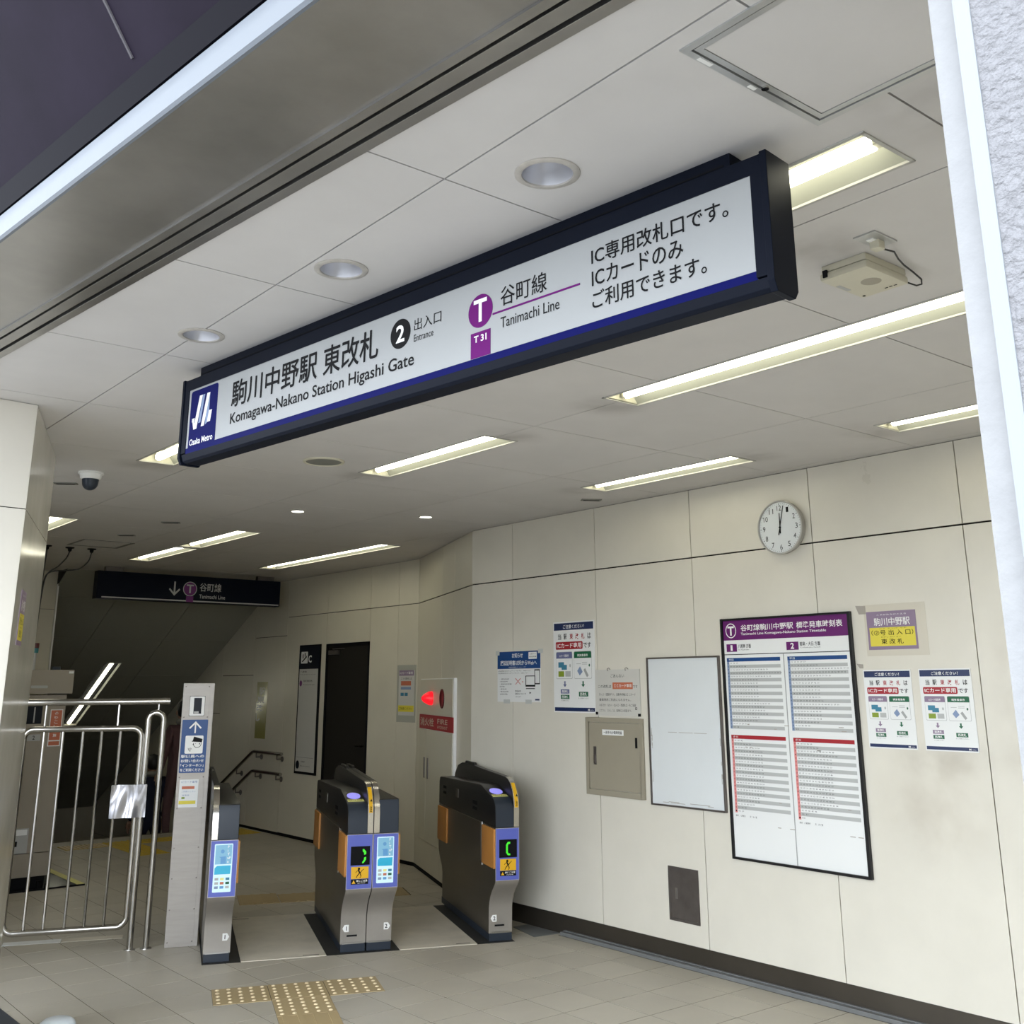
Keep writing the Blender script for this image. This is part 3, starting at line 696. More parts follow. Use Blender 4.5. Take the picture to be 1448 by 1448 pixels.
# the ribbon M
def bar(mb, x0, z0, x1, z1, wd, fr=S2, c0=.0009, c1=.0014): mb.prism(fr, [(x0, z0), (x0+wd, z0), (x1+wd, z1), (x1, z1)], c0, c1)
mb = MB(); bar(mb, -3.622, 2.555, -3.590, 2.684, .022); bar(mb, -3.566, 2.558, -3.534, 2.684, .022)
mb.box(S2, -3.638, -3.618, 2.586, 2.600, .0009, .0013); mb.prism(S2, [(-3.522, 2.568), (-3.500, 2.568), (-3.490, 2.612), (-3.512, 2.612)], .0009, .0014)
mb.prism(S2, [(-3.622, 2.555), (-3.607, 2.555), (-3.628, 2.600), (-3.638, 2.600)], .0009, .0013)
build('logo_mark', mb, M['white'], lg)
mb = MB(); bar(mb, -3.588, 2.575, -3.566, 2.684, .016, c0=.0008, c1=.0012); mb.prism(S2, [(-3.512, 2.684), (-3.516, 2.684), (-3.536, 2.566), (-3.514, 2.568)], .0009, .0012)
mb.prism(S2, [(-3.530, 2.684), (-3.512, 2.684), (-3.512, 2.570), (-3.536, 2.560)], .0008, .0011)
build('logo_shade', mb, M['rowblue'], lg)
text('lettering', S2, -3.645, -3.473, 2.493, 2.518, 'Osaka Metro', M['white'], lg, c=.0013, bold=.012)
text('lettering', S2, -3.353, -2.814, 2.590, 2.690, '駒川中野駅', M['ink'], r, c=.0011, bold=.004, dbl=.0009)
text('lettering', S2, -2.778, -2.487, 2.590, 2.690, '東改札', M['ink'], r, c=.0011, bold=.004, dbl=.0009)
text('lettering', S2, -3.353, -2.311, 2.516, 2.569, 'Komagawa-Nakano Station Higashi Gate', M['ink'], r, c=.0011, bold=.004, dbl=.0004)
nb = build('number_disc', MB().disc(S2, -2.378, 2.642, .0475, 0, .0011, 40), M['ink'], r)
text('lettering', S2, -2.398, -2.358, 2.614, 2.670, '2', M['white'], nb, c=.0016, bold=.02)
text('lettering', S2, -2.313, -2.190, 2.634, 2.672, '出入口', M['ink'], r, c=.0011, bold=.0)
text('lettering', S2, -2.313, -2.224, 2.600, 2.622, 'Entrance', M['ink'], r, c=.0011, bold=.0)
tcn = build('line_symbol', MB().disc(S2, -2.023, 2.6245, .0495, 0, .0011, 40), M['signpurple'], r)
text('lettering', S2, -2.050, -1.996, 2.592, 2.660, 'T', M['white'], tcn, c=.0017, bold=.02)
rect('code_box', S2, -2.062, -1.982, 2.488, 2.563, 0, .0011, M['signpurple'], r)
text('lettering', S2, -2.048, -1.997, 2.533, 2.553, 'T 31', M['white'], r, c=.0017, bold=.02)
rect('line_bar', S2, -1.974, -1.651, 2.599, 2.6045, 0, .0011, M['signpurple'], r)
text('lettering', S2, -1.942, -1.767, 2.615, 2.673, '谷町線', M['ink'], r, c=.0011, bold=.003)
text('lettering', S2, -1.942, -1.723, 2.552, 2.583, 'Tanimachi Line', M['ink'], r, c=.0011, bold=.003)
text('lettering', S2, -1.610, -1.198, 2.640, 2.688, 'IC専用改札口です。', M['ink'], r, c=.0011, bold=.0, dbl=.0005)
text('lettering', S2, -1.610, -1.327, 2.580, 2.628, 'ICカードのみ', M['ink'], r, c=.0011, bold=.0, dbl=.0005)
text('lettering', S2, -1.610, -1.264, 2.520, 2.568, 'ご利用できます。', M['ink'], r, c=.0011, bold=.0, dbl=.0005)

# dark far sign
F_FS = Fr((0, 11.15, 0), (1, 0, 0), ZV, (0, -1, 0))
r = thing('direction_sign', (4.56, 11.15, 2.62), 'dark navy hanging sign with arrow and purple line symbol, before the stairs', 'sign')
build('case', MB().box(F_FS, 3.535, 5.60, 2.480, 2.765, -.12, 0), M['signblack'], r, bevel=.003)
build('hanger', MB().box(F_FS, 3.62, 3.80, 2.765, H, -.09, -.03).box(F_FS, 5.33, 5.53, 2.765, H, -.09, -.03), M['plate_steel'], r)
rect('white_strip', F_FS, 3.59, 5.585, 2.490, 2.503, 0, .001, M['machinegrey'], r)
mb = MB(); ax = 4.355
mb.box(F_FS, ax-.009, ax+.009, 2.56, 2.695, 0, .001); mb.prism(F_FS, [(ax, 2.545), (ax, 2.572), (ax-.052, 2.624), (ax-.062, 2.610)], 0, .001); mb.prism(F_FS, [(ax, 2.545), (ax, 2.572), (ax+.052, 2.624), (ax+.062, 2.610)], 0, .001)
build('arrow', mb, M['machinegrey'], r)
build('line_symbol', MB().disc(F_FS, 4.527, 2.625, .078, 0, .001, 32), M['machinegrey'], r)
build('line_symbol_disc', MB().disc(F_FS, 4.527, 2.625, .070, .001, .0016, 32).box(F_FS, 4.49, 4.57, 2.485, 2.55, 0, .0012), M['purple'], r)
text('lettering', F_FS, 4.487, 4.567, 2.58, 2.672, 'T', M['machinegrey'], r, c=.003, bold=.02)
text('lettering', F_FS, 4.635, 4.885, 2.606, 2.697, '谷町線', M['machinegrey'], r, c=.002, bold=.01)
text('lettering', F_FS, 4.635, 4.935, 2.530, 2.572, 'Tanimachi Line', M['machinegrey'], r, c=.002, bold=.01)

# ================================================================== WALL ITEMS (right wall)
W = F_WALL
def wt(name, y, z, label, cat, group=None): return thing(name, (WX, y, z), label, cat, group)
# clock
r = wt('wall_clock', 3.735, 2.485, 'round white wall clock showing just past twelve', 'clock')
f = Fr((WX, 3.735, 2.485), (0, -1, 0), ZV, (-1, 0, 0)); RC = .157
build('case', MB().lathe(f, [(RC-.012, .0), (RC-.004, .02), (RC, .045), (RC, .050), (RC-.006, .053), (RC-.010, .047)], 48), M['flange'], r, smooth=True)
build('face', MB().disc(f, 0, 0, RC-.008, .038, .042, 48), M['boardwhite'], r)
mb = MB()
for k in range(1, 13):
    a = math.radians(90-30*k); q = .114; s = .030; wd = .013*len(str(k)) + .004
    put_text(mb, f, q*math.cos(a)-wd/2, q*math.cos(a)+wd/2, q*math.sin(a)-s/2, q*math.sin(a)+s/2, .0426, str(k), .0, 3)
build('numerals', mb, M['ink'], r, fix=False)
mb = MB()
for k in range(60):
    a = math.radians(6*k); d = Vector((math.cos(a), math.sin(a))); n = Vector((-d.y, d.x)); l = .008 if k % 5 == 0 else .004; wd = .0016 if k % 5 == 0 else .0007
    p0 = d*.141; p1 = d*(.141-l); mb.prism(f, [tuple(p0-n*wd), tuple(p0+n*wd), tuple(p1+n*wd), tuple(p1-n*wd)], .042, .0426)
build('minute_marks', mb, M['ink'], r)
def hand(name, ang, L, tail, wd, c):
    a = math.radians(90-ang); d = Vector((math.cos(a), math.sin(a))); n = Vector((-d.y, d.x)); p0 = -d*tail; p1 = d*L
    build(name, MB().prism(f, [tuple(p0-n*wd), tuple(p0+n*wd), tuple(p1+n*wd*.6), tuple(p1-n*wd*.6)], c, c+.001), M['ink'], r)
hand('hour_hand', 0.5, .085, .035, .0042, .0435); hand('minute_hand', 14, .128, .045, .003, .0455)
build('hub', MB().disc(f, 0, 0, .006, .043, .048, 16), M['ink'], r)

# timetable board
r = wt('timetable_board', 3.79, 1.31, 'tall black framed train timetable board with a purple header', 'board')
fr4 = MB()
for (a, b, c, d) in ((-4.241, -4.226, .637, 1.985), (-3.355, -3.338, .637, 1.985), (-4.226, -3.355, .637, .650), (-4.226, -3.355, 1.973, 1.985)): fr4.box(W, a, b, c, d, 0, .022)
build('frame', fr4, M['black'], r, bevel=.001)
rect('sheet', W, -4.228, -3.353, .648, 1.975, 0, .010, M['paper'], r)
W2 = Fr(W.o+W.n*.010, W.u, W.v, W.n)
rect('purple_header', W2, -4.226, -3.355, 1.858, 1.975, 0, .0008, M['purple'], r)
rect('divider', W2, -3.800, -3.794, .65, 1.775, 0, .0012, M['greyprint'], r)
rect('divider', W2, -4.226, -3.355, 1.773, 1.777, 0, .0012, M['ink'], r)
mb = MB(); cx, cz, ro = -4.168, 1.914, .040
for k in range(32):
    a0, a1 = 2*math.pi*k/32, 2*math.pi*(k+1)/32
    mb.prism(W2, [(cx+ro*math.cos(a0), cz+ro*1.08*math.sin(a0)), (cx+ro*math.cos(a1), cz+ro*1.08*math.sin(a1)), (cx+ro*.88*math.cos(a1), cz+ro*.95*math.sin(a1)), (cx+ro*.88*math.cos(a0), cz+ro*.95*math.sin(a0))], .0008, .0014)
put_text(mb, W2, -4.192, -4.144, 1.886, 1.940, .0014, 'T', .03, 3)
put_text(mb, W2, -4.093, -3.716, 1.908, 1.946, .0014, '谷町線駒川中野駅', .012, 3); put_text(mb, W2, -3.695, -3.393, 1.908, 1.946, .0014, '標準発車時刻表', .012, 3)
put_text(mb, W2, -4.093, -3.500, 1.881, 1.900, .0014, 'Tanimachi Line Komagawa-Nakano Station Timetable', .012, 2)
build('header_lettering', mb, M['white'], r, fix=False)
rect('platform_box', W2, -4.207, -4.130, 1.791, 1.836, 0, .0012, M['purple'], r); rect('platform_box', W2, -3.772, -3.690, 1.791, 1.836, 0, .0012, M['purple'], r)
mb = MB(); put_text(mb, W2, -4.176, -4.161, 1.797, 1.830, .0018, '1', .01, 3); put_text(mb, W2, -3.743, -3.719, 1.797, 1.830, .0018, '2', .03, 3)
build('platform_number', mb, M['white'], r, fix=False)
mb = MB(); put_text(mb, W2, -4.120, -4.025, 1.811, 1.834, .0010, '八尾南 方面', .01, 2); put_text(mb, W2, -4.118, -4.04, 1.798, 1.805, .0010, 'for Yaominami', .0, 1)
put_text(mb, W2, -3.680, -3.545, 1.811, 1.834, .0010, '都島・大日 方面', .01, 2); put_text(mb, W2, -3.678, -3.545, 1.798, 1.805, .0010, 'for Miyakojima, Dainichi', .0, 1)
build('direction_lettering', mb, M['ink'], r, fix=False)
def table(a0, a1, z0, z1, n, head, hm, colm, nums):
    t = rect('timetable_panel', W2, a0, a1, z1, z1+.021, 0, .0012, hm, r)
    s_ = MB(); rh = (z1-z0)/n
    for k in range(n):
        if k % 2: s_.box(W2, a0+.016, a1, z1-rh*(k+1), z1-rh*k, 0, .0009)
    build('grey_rows', s_, M['rowgrey'], t); rect('hour_column', W2, a0, a0+.016, z0, z1, 0, .0009, colm, t)
    mb = MB(); rr = random.Random(n*7+int(a0*100))
    for k in range(n):
        cnt = nums[k]; mns = sorted(rr.sample(range(0, 60), cnt)); zc = z1-rh*(k+.5)
        put_text(mb, W2, a0+.004, a0+.013, zc-.004, zc+.004, .0011, '%d' % ((5+k) % 24), 0, 1)
        put_text(mb, W2, a0+.024, a0+.024+.0195*cnt, zc-.0036, zc+.0036, .0011, '  '.join('%02d' % q for q in mns), 0.0, 1)
    build('times', mb, M['ink'], t, fix=False)
    mb = MB(); put_text(mb, W2, a0+.014, a0+.05, z1+.005, z1+.016, .0016, head, .01, 2); build('panel_title', mb, M['white'], t, fix=False)
wk = [3, 6, 14, 19, 15, 10, 10, 10, 10, 10, 10, 10, 14, 12, 12, 13, 10, 9, 6, 2]; wk2 = [5, 9, 19, 18, 13, 9, 9, 9, 9, 9, 9, 10, 15, 11, 9, 9, 9, 8, 5, 0+1]
hol = [3, 6, 9, 10, 10]+[10]*11+[8, 8, 6, 3, 2]; hol2 = [5, 7, 12, 13, 11]+[11]*11+[12, 9, 5, 2, 1]
table(-4.210, -3.822, 1.352, 1.734, 20, '平日', M['blueprint'], M['rowblue'], wk); table(-3.771, -3.381, 1.352, 1.734, 20, '平日', M['blueprint'], M['rowblue'], wk2)
table(-4.208, -3.820, .889, 1.296, 21, '土曜・休日', M['red'], M['rowpink'], hol); table(-3.769, -3.379, .889, 1.294, 21, '土曜・休日', M['red'], M['rowpink'], hol2)
mb = MB()
for a0 in (-4.205, -3.765):
    put_text(mb, W2, a0, a0+.07, .868, .878, .0010, '無印：八尾南行', 0, 1); put_text(mb, W2, a0+.10, a0+.15, .868, .878, .0010, '文：文の里', 0, 1)
build('footnotes', mb, M['ink'], r, fix=False)
mb = MB(); rr = random.Random(3)
for k in range(16):
    a = rr.choice((-4.09, -3.90, -3.83, -3.62, -3.45, -3.40))+rr.uniform(-.02, .02); z = rr.choice((1.375, 1.355, 1.40, 1.25, .96, .83)); mb.box(W2, a, a+rr.uniform(.01, .035), z, z+.004, .001, .0016)
build('tape_residue', mb, M['tape'], r)

# white notice board
r = wt('white_board', 4.57, 1.32, 'blank white notice board with thin dark frame, left of the timetable', 'board')
mb = MB()
for (a, b, c, d) in ((-4.873, -4.862, .879, 1.772), (-4.282, -4.272, .879, 1.772), (-4.862, -4.282, .879, .889), (-4.862, -4.282, 1.762, 1.772)): mb.box(W, a, b, c, d, 0, .018)
build('frame', mb, M['plate_steel'], r, bevel=.001)
rect('board_face', W, -4.864, -4.280, .887, 1.764, 0, .010, M['boardwhite'], r)
mb = MB(); rr = random.Random(5)
for k in range(22):
    if k % 2: a = rr.choice((-4.853, -4.295))+rr.uniform(-.003, .003); z = rr.uniform(.92, 1.30); mb.box(W, a, a+.003, z, z+rr.uniform(.02, .08), .010, .0106)
    else: z = rr.choice((.905, .90, 1.315, 1.305)); a = rr.uniform(-4.78, -4.40); mb.box(W, a, a+rr.uniform(.03, .12), z, z+.003, .010, .0106)
build('tape_residue', mb, M['tape'], r)

# beige electrical cabinet
r = wt('wall_cabinet', 5.19, 1.145, 'beige steel cabinet with a small white label, set in the wall', 'cabinet')
mb = MB()
for (a, b, c, d) in ((-5.467, -5.437, .900, 1.391), (-4.958, -4.927, .900, 1.391), (-5.437, -4.958, .900, .935), (-5.437, -4.958, 1.362, 1.391)): mb.box(W, a, b, c, d, 0, .014)
build('frame', mb, M['cabinet'], r, bevel=.002)
dr = rect('door', W, -5.434, -4.961, .938, 1.359, 0, .010, M['cabinet'], r, bevel=.001)
build('handle', MB().box(W, -5.392, -5.366, 1.09, 1.205, .010, .012).box(W, -5.385, -5.374, 1.10, 1.15, .012, .020), M['plate_steel'], dr)
build('hinge', MB().box(W, -4.999, -4.982, 1.208, 1.272, .010, .014), M['blackmat'], dr)
rect('name_plate', W, -5.304, -5.105, 1.281, 1.316, .010, .0115, M['white'], dr)
text('lettering', W, -5.290, -5.118, 1.289, 1.308, '一般手元分電開閉盤', M['ink'], r, c=.0122, bold=.01)

# posters ---------------------------------------------------------------
def ic_poster(y0, y1, z0, z1, label, red=M['red'], mauve=M['mauve'], frame=False, group='IC card only posters'):
    """the same notice at three places: y0 is its left edge as seen"""
    r = wt('poster', (y0+y1)/2, (z0+z1)/2, label, 'poster', group)
    w_ = y0-y1; h_ = z1-z0
    f = Fr((WX, y0, z0), (0, -w_, 0), ZV*h_, (-1, 0, 0))
    X0, X1, Z0, Z1 = 0, 1, 0, 1
    if frame:
        rect('clear_sleeve', f, -.03, 1.03, -.022, 1.022, 0, .002, M['papergrey'], r)
    rect('paper', f, 0, 1, 0, 1, 0, .0035, M['paper'], r)
    c = .0035
    rect('header_band', f, .02, .98, .905, .985, c, c+.0006, M['navyprint'], r)
    mb = MB(); put_text(mb, f, .25, .76, .922, .965, c+.001, 'ご注意ください！', .012, 2); build('header_lettering', mb, M['white'], r, fix=False)
    mb = MB(); put_text(mb, f, .12, .20, .80, .865, c+.001, '当', .012, 2); put_text(mb, f, .26, .34, .80, .865, c+.001, '駅', .012, 2); put_text(mb, f, .84, .92, .80, .865, c+.001, 'は', .012, 2)
    put_text(mb, f, .74, .92, .70, .76, c+.001, 'です', .012, 2); build('dark_lettering', mb, M['ink'], r, fix=False)
    mb = MB()
    for k, g_ in enumerate('東改札'): put_text(mb, f, .41+.14*k, .49+.14*k, .80, .865, c+.001, g_, .012, 2)
    build('red_lettering', mb, red, r, fix=False)
    rb = build('red_box', MB().prism(f, rrect(.06, .72, .69, .775, .02), c, c+.0006), red, r)
    mb = MB(); put_text(mb, f, .09, .69, .705, .762, c+.001, 'ICカード専用', .014, 2); build('lettering', mb, M['white'], rb, fix=False)
    for (a0, a1, mm_, tx, kind) in ((.07, .46, mauve, 'ICカード乗車券', 0), (.51, .92, M['greenprint'], '磁気乗車券', 1)):
        cd = build('info_card', MB().prism(f, rrect(a0-.004, a1+.004, .366, .664, .02), c, c+.0004), M['greyprint'], r)
        build('card_face', MB().prism(f, rrect(a0, a1, .37, .66, .02), c+.0004, c+.0007), M['paper'], cd)
        build('card_header', MB().prism(f, rrect(a0, a1, .59, .66, .02, bot=False), c+.0007, c+.001), mm_, cd)
        mb = MB(); put_text(mb, f, a0+.08, a1-.08, .605, .635, c+.0014, tx, .01, 1); build('card_title', mb, M['white'], cd, fix=False)
        mb = MB()
        if kind == 0:
            mb.box(f, a0+.05, a0+.19, .49, .55, c+.0007, c+.001).box(f, a0+.13, a0+.26, .465, .52, c+.0007, c+.0011); build('card_picture', mb, M['cyanprint'], cd)
            build('green_card', MB().box(f, a0+.05, a0+.19, .39, .45, c+.0007, c+.001), M['lime'], cd)
            build('grey_card', MB().box(f, a0+.22, a0+.35, .39, .45, c+.0007, c+.001).disc(f, a0+.34, .51, .018, c+.0007, c+.001, 12), M['rowgrey'], cd)
        else:
            mb.prism(f, [(a0+.07, .45), (a0+.13, .40), (a0+.20, .44), (a0+.14, .50)], c+.0007, c+.001); build('ticket_picture', mb, M['rowblue'], cd)
            build('grey_ticket', MB().prism(f, [(a0+.22, .46), (a0+.30, .38), (a0+.34, .40), (a0+.26, .48)], c+.0007, c+.001).box(f, a0+.05, a0+.16, .525, .53, c+.0007, c+.001).box(f, a0+.19, a0+.31, .54, .545, c+.0007, c+.001).box(f, a0+.19, a0+.31, .52, .525, c+.0007, c+.001), M['greyprint'], cd)
            build('dot', MB().disc(f, a0+.36, .51, .016, c+.0007, c+.001, 12), M['greenprint'], cd)
    def arrow(a, z, m_): build('arrow', MB().box(f, a-.015, a+.015, z, z+.035, c, c+.0006).prism(f, [(a-.042, z), (a+.042, z), (a, z-.03)], c, c+.0006), m_, r)
    arrow(.275, .305, mauve); arrow(.715, .305, M['greenprint'])
    for (a0, a1, b0, b1, m_, tx) in ((.17, .38, .205, .252, mauve, '東改札'), (.17, .38, .145, .192, M['greenprint'], '西改札'), (.61, .83, .175, .225, M['greenprint'], '西改札')):
        bx = rect('exit_tag', f, a0, a1, b0, b1, c, c+.0006, m_, r)
        mb = MB(); put_text(mb, f, a0+.03, a1-.03, b0+.008, b1-.008, c+.001, tx, .012, 1); build('lettering', mb, M['white'], bx, fix=False)
    mb = MB(); put_text(mb, f, .18, .37, .122, .134, c+.001, 'をご利用ください', 0, 1); put_text(mb, f, .60, .84, .150, .162, c+.001, 'をご利用ください', 0, 1); build('small_lettering', mb, M['ink'], r, fix=False)
    rect('footer_band', f, .02, .98, .015, .055, c, c+.0006, M['navyprint'], r)
    mb = MB(); put_text(mb, f, .82, .86, .022, .044, c+.001, 'M', .03, 1); put_text(mb, f, .87, .95, .026, .038, c+.001, 'Osaka Metro', 0, 1); build('footer_logo', mb, M['white'], r, fix=False)
    return r
ic_poster(5.795, 5.368, 1.418, 2.038, 'tall IC card notice poster, left of the beige cabinet', frame=False, mauve=mat('poster_lilac', (.12, .135, .27), .5))
ic_poster(3.296, 3.020, 1.281, 1.674, 'IC card notice poster, right beside the timetable board')
ic_poster(2.976, 2.699, 1.281, 1.676, 'IC card notice poster, the one at the far right by the street post')

# purple and yellow station name poster
def name_poster(f, r, c=.003):
    rect('paper', f, 0, 1, 0, 1, 0, c, M['mauve'], r)
    rect('yellow_field', f, .045, .965, .09, .575, c, c+.0006, M['yellowprint'], r)
    mb = MB(); put_text(mb, f, .15, .88, .62, .83, c+.001, '駒川中野駅', .008, 2); put_text(mb, f, .22, .82, .89, .93, c+.001, 'こまがわなかのえき', 0, 1); build('name_lettering', mb, M['white'], r, fix=False)
    mb = MB(); put_text(mb, f, .08, .93, .37, .51, c+.001, '（②号 出 入 口）', .006, 2); put_text(mb, f, .27, .72, .14, .28, c+.001, '東 改 札', .006, 2)
    put_text(mb, f, .27, .68, .31, .34, c+.001, 'ひがし かい さつ', 0, 1); put_text(mb, f, .25, .80, .535, .56, c+.001, 'ごう で いり ぐち', 0, 1); build('exit_lettering', mb, M['ink'], r, fix=False)
r = wt('poster', 3.105, 1.877, 'small mauve and yellow station name notice above the two posters', 'poster')
name_poster(Fr((WX, 3.247, 1.777), (0, -.286, 0), ZV*.198, (-1, 0, 0)), r)
rect('clear_sleeve', W, -3.262, -2.905, 1.745, 2.012, 0, .001, mat('sleeve_film', (.60, .56, .47), .25), r)
r = thing('poster', tuple(F_PS(.30, 1.90, 0)), 'small mauve and yellow station name notice on the left pillar', 'poster')
a0 = (Vector((0,0,0))).dot(LW)
name_poster(Fr(F_PS(.22, 1.78, 0), LW*.20, ZV*.24, LN), r)

# old tape stuck on the wall
for (lb, y0, y1, z0, z1) in (('grey scrap of old tape at the top of the mauve station name notice', 3.31, 3.25, 1.965, 2.012), ('grey scrap of old tape beside the timetable, above a poster', 3.332, 3.294, 1.683, 1.708)):
    o = build('tape_scrap', MB().prism(W, [(-y0, z1), (-y1, z1-.004), (-y1, z0), (-y0+.018, z0)], 0, .0025), M['tape'], None); tag(o, lb, 'tape')

# blue service notice poster (landscape)
r = wt('poster', 6.19, 1.665, 'blue headed certificate notice poster, farthest left on the wall', 'poster')
f = Fr((WX, 6.443, 1.483), (0, -.502, 0), ZV*.364, (-1, 0, 0)); c = .003
rect('paper', f, 0, 1, 0, 1, 0, c, M['paper'], r)
rect('header_band', f, 0, 1, .655, 1, c, c+.0006, M['blueprint'], r)
mb = MB(); put_text(mb, f, .35, .60, .87, .965, c+.001, 'お知らせ', .015, 2); put_text(mb, f, .07, .92, .72, .82, c+.001, '遅延証明書は紙からWebへ', .014, 2); put_text(mb, f, .27, .68, .675, .695, c+.001, '遅延証明書はホームページで', 0, 1)
build('header_lettering', mb, M['white'], r, fix=False)
rect('sticker', f, .735, .92, .84, .975, c+.0006, c+.0012, M['white'], r)
mb = MB(); put_text(mb, f, .76, .90, .925, .95, c+.0016, 'お知らせ', 0, 1); put_text(mb, f, .75, .91, .87, .90, c+.0016, '遅延証明書', 0, 1)
for k, (a, b) in enumerate(((.02, .78), (.02, .72))): put_text(mb, f, a, b, .60-.045*k, .625-.045*k, c+.001, '遅延証明書の発行はウェブサイトで行います。ご利用ください', 0, 1)
for k, b in enumerate((.24, .20, .30, .14, .18, .22, .20)): put_text(mb, f, .04, .04+b, .44-.05*k, .465-.05*k, c+.001, '・遅延証明書の発行'[:4+k % 4], 0, 1)
put_text(mb, f, .42, .55, .20, .23, c+.001, '遅延証明', .01, 1); put_text(mb, f, .42, .67, .14, .18, c+.001, '発行について', .01, 1); put_text(mb, f, .42, .56, .09, .12, c+.001, 'こちらから', 0, 1)
build('small_lettering', mb, M['ink'], r, fix=False)
def ring_rect(mb, f, a0, a1, b0, b1, ta, tb, c0, c1):
    mb.box(f, a0, a1, b0, b0+tb, c0, c1).box(f, a0, a1, b1-tb, b1, c0, c1).box(f, a0, a0+ta, b0+tb, b1-tb, c0, c1).box(f, a1-ta, a1, b0+tb, b1-tb, c0, c1)
mb = MB(); ring_rect(mb, f, .66, .88, .32, .515, .015, .015, c, c+.0006); mb.box(f, .66, .88, .30, .32, c, c+.0006).box(f, .67, .87, .255, .27, c, c+.0006); ring_rect(mb, f, .865, .985, .345, .635, .012, .022, c+.0006, c+.001); mb.prism(f, [(.75, .16), (.79, .18), (.75, .20)], c, c+.0006)
build('device_pictures', mb, M['ink'], r)
mb = MB(); mb.prism(f, [(.42, .345), (.435, .34), (.555, .46), (.54, .47)], c, c+.0006); mb.prism(f, [(.42, .46), (.435, .47), (.555, .345), (.54, .34)], c, c+.0006); mb.prism(f, [(.58, .38), (.62, .395), (.58, .41)], c, c+.0006)
build('red_cross', mb, mat('pink_print', (.55, .22, .22), .5), r)
mb = MB().box(f, .875, .97, .035, .065, c, c+.0006); build('footer_logo', mb, M['navyprint'], r)
build('tape_corner', MB().box(f, -.04, .05, .93, 1.02, c+.001, c+.0016).box(f, .95, 1.06, .95, 1.03, c+.001, c+.0016).box(f, .15, .30, -.03, .05, c+.001, c+.0016).box(f, .66, .80, -.03, .05, c+.001, c+.0016), mat('clear_tape', (.55, .57, .55), .2), r)

# paper notice hanging over the cabinet
r = wt('notice', 5.155, 1.55, 'plain paper notice hanging from two hooks above the beige cabinet', 'notice')
f = Fr((WX, 5.367, 1.404), (0, -.421, 0), ZV*.298, (-1, 0, 0)); c = .006
rect('paper', f, 0, 1, 0, 1, .003, c, M['papergrey'], r)
mb = MB(); put_text(mb, f, .36, .66, .825, .90, c+.0006, 'ごあんない', .0, 2)
put_text(mb, f, .07, .37, .60, .67, c+.0006, 'この改札は', .004, 2); put_text(mb, f, .85, .95, .60, .66, c+.0006, 'です', .004, 2)
for k, tx in enumerate(('きっぷ・回数券での、自動券売機はＩＣカード', '乗車専用ご利用になれません。', 'おおさか・なかの・出入口・西改札口・をご利用', 'ください。くわしくは、西改札口の係員まで。')):
    put_text(mb, f, .09, .90-(.10 if k % 2 else 0), .43-.115*k, .49-.115*k, c+.0006, tx, .0, 1)
ring_rect(mb, f, .885, .925, .14, .19, .008, .01, c, c+.0006)
build('lettering', mb, M['ink'], r, fix=False)
sb = rect('salmon_box', f, .40, .845, .575, .72, c, c+.0006, M['salmon'], r)
mb = MB(); put_text(mb, f, .44, .82, .61, .685, c+.001, 'ＩＣカード専用', .01, 2); build('lettering', mb, M['paper'], sb, fix=False)
build('hook', MB().tube([f(.30, .97, .010), f(.31, 1.02, .016), f(.335, 1.035, .012), f(.35, 1.0, .004)], .0022, 6).tube([f(.70, .97, .010), f(.71, 1.02, .016), f(.735, 1.035, .012), f(.75, 1.0, .004)], .0022, 6), M['plate_steel'], r, smooth=True)
build('corner_clip', MB().box(f, .0, .055, .02, .08, c, c+.001).box(f, .94, 1.0, .0, .06, c, c+.001), M['ink'], r)

# steel hatch low on the wall
r = wt('wall_hatch', 4.643, .386, 'small dark steel hatch low on the wall under the white board', 'hatch')
mb = MB(); ring_rect(mb, W, -4.763, -4.523, .236, .538, .016, .016, 0, .005); build('frame', mb, M['plate_steel'], r, bevel=.001)
rect('door', W, -4.746, -4.540, .253, .521, 0, .0025, M['plate_steel'], r)
build('latch', MB().box(W, -4.710, -4.694, .36, .42, .0025, .006), M['steel'], r, bevel=.001)
# fire hydrant cabinet on the slanted wall
F_HY = Fr(GR*2.17, -GD, ZV, -GR)
r = thing('hydrant_cabinet', tuple(GR*2.2+GD*9.3+ZV*.3), 'cream fire hydrant cabinet with a red band and lit red lamp', 'cabinet')
build('case', MB().box(F_HY, -9.90, -8.64, .29, 1.662, -.0295, -.003), M['white'], r, bevel=.003)
build('upper_panel', MB().box(F_HY, -9.895, -8.665, 1.352, 1.655, -.003, .002), M['hydrant'], r, bevel=.001)
rect('red_band', F_HY, -9.90, -8.64, 1.228, 1.350, -.004, .004, M['redband'], r)
text('lettering', F_HY, -9.86, -9.32, 1.255, 1.325, '消火栓', M['hydrant'], r, c=.005, bold=.01)
text('lettering', F_HY, -9.18, -8.82, 1.285, 1.325, 'FIRE', M['hydrant'], r, c=.005, bold=.005)
text('lettering', F_HY, -9.18, -8.82, 1.245, 1.270, 'HYDRANT', M['hydrant'], r, c=.005, bold=.005)
for (a0, a1) in ((-9.895, -9.628), (-9.620, -8.665)):
    d_ = rect('cabinet_door', F_HY, a0, a1, .295, 1.224, -.003, .002, M['hydrant'], r, bevel=.001)
    ha = -9.69 if a0 < -9.7 else -9.555
    rect('handle', F_HY, ha, ha+.035, .81, .985, .002, .008, M['plate_steel'], d_)
build('red_lamp', MB().lathe(Fr(F_HY(-9.42, 1.494), -GD, ZV, -GR), [(.060, .0), (.058, .03), (.035, .075), (.012, .095)], 24, cap1=True), M['redlamp'], r, smooth=True)
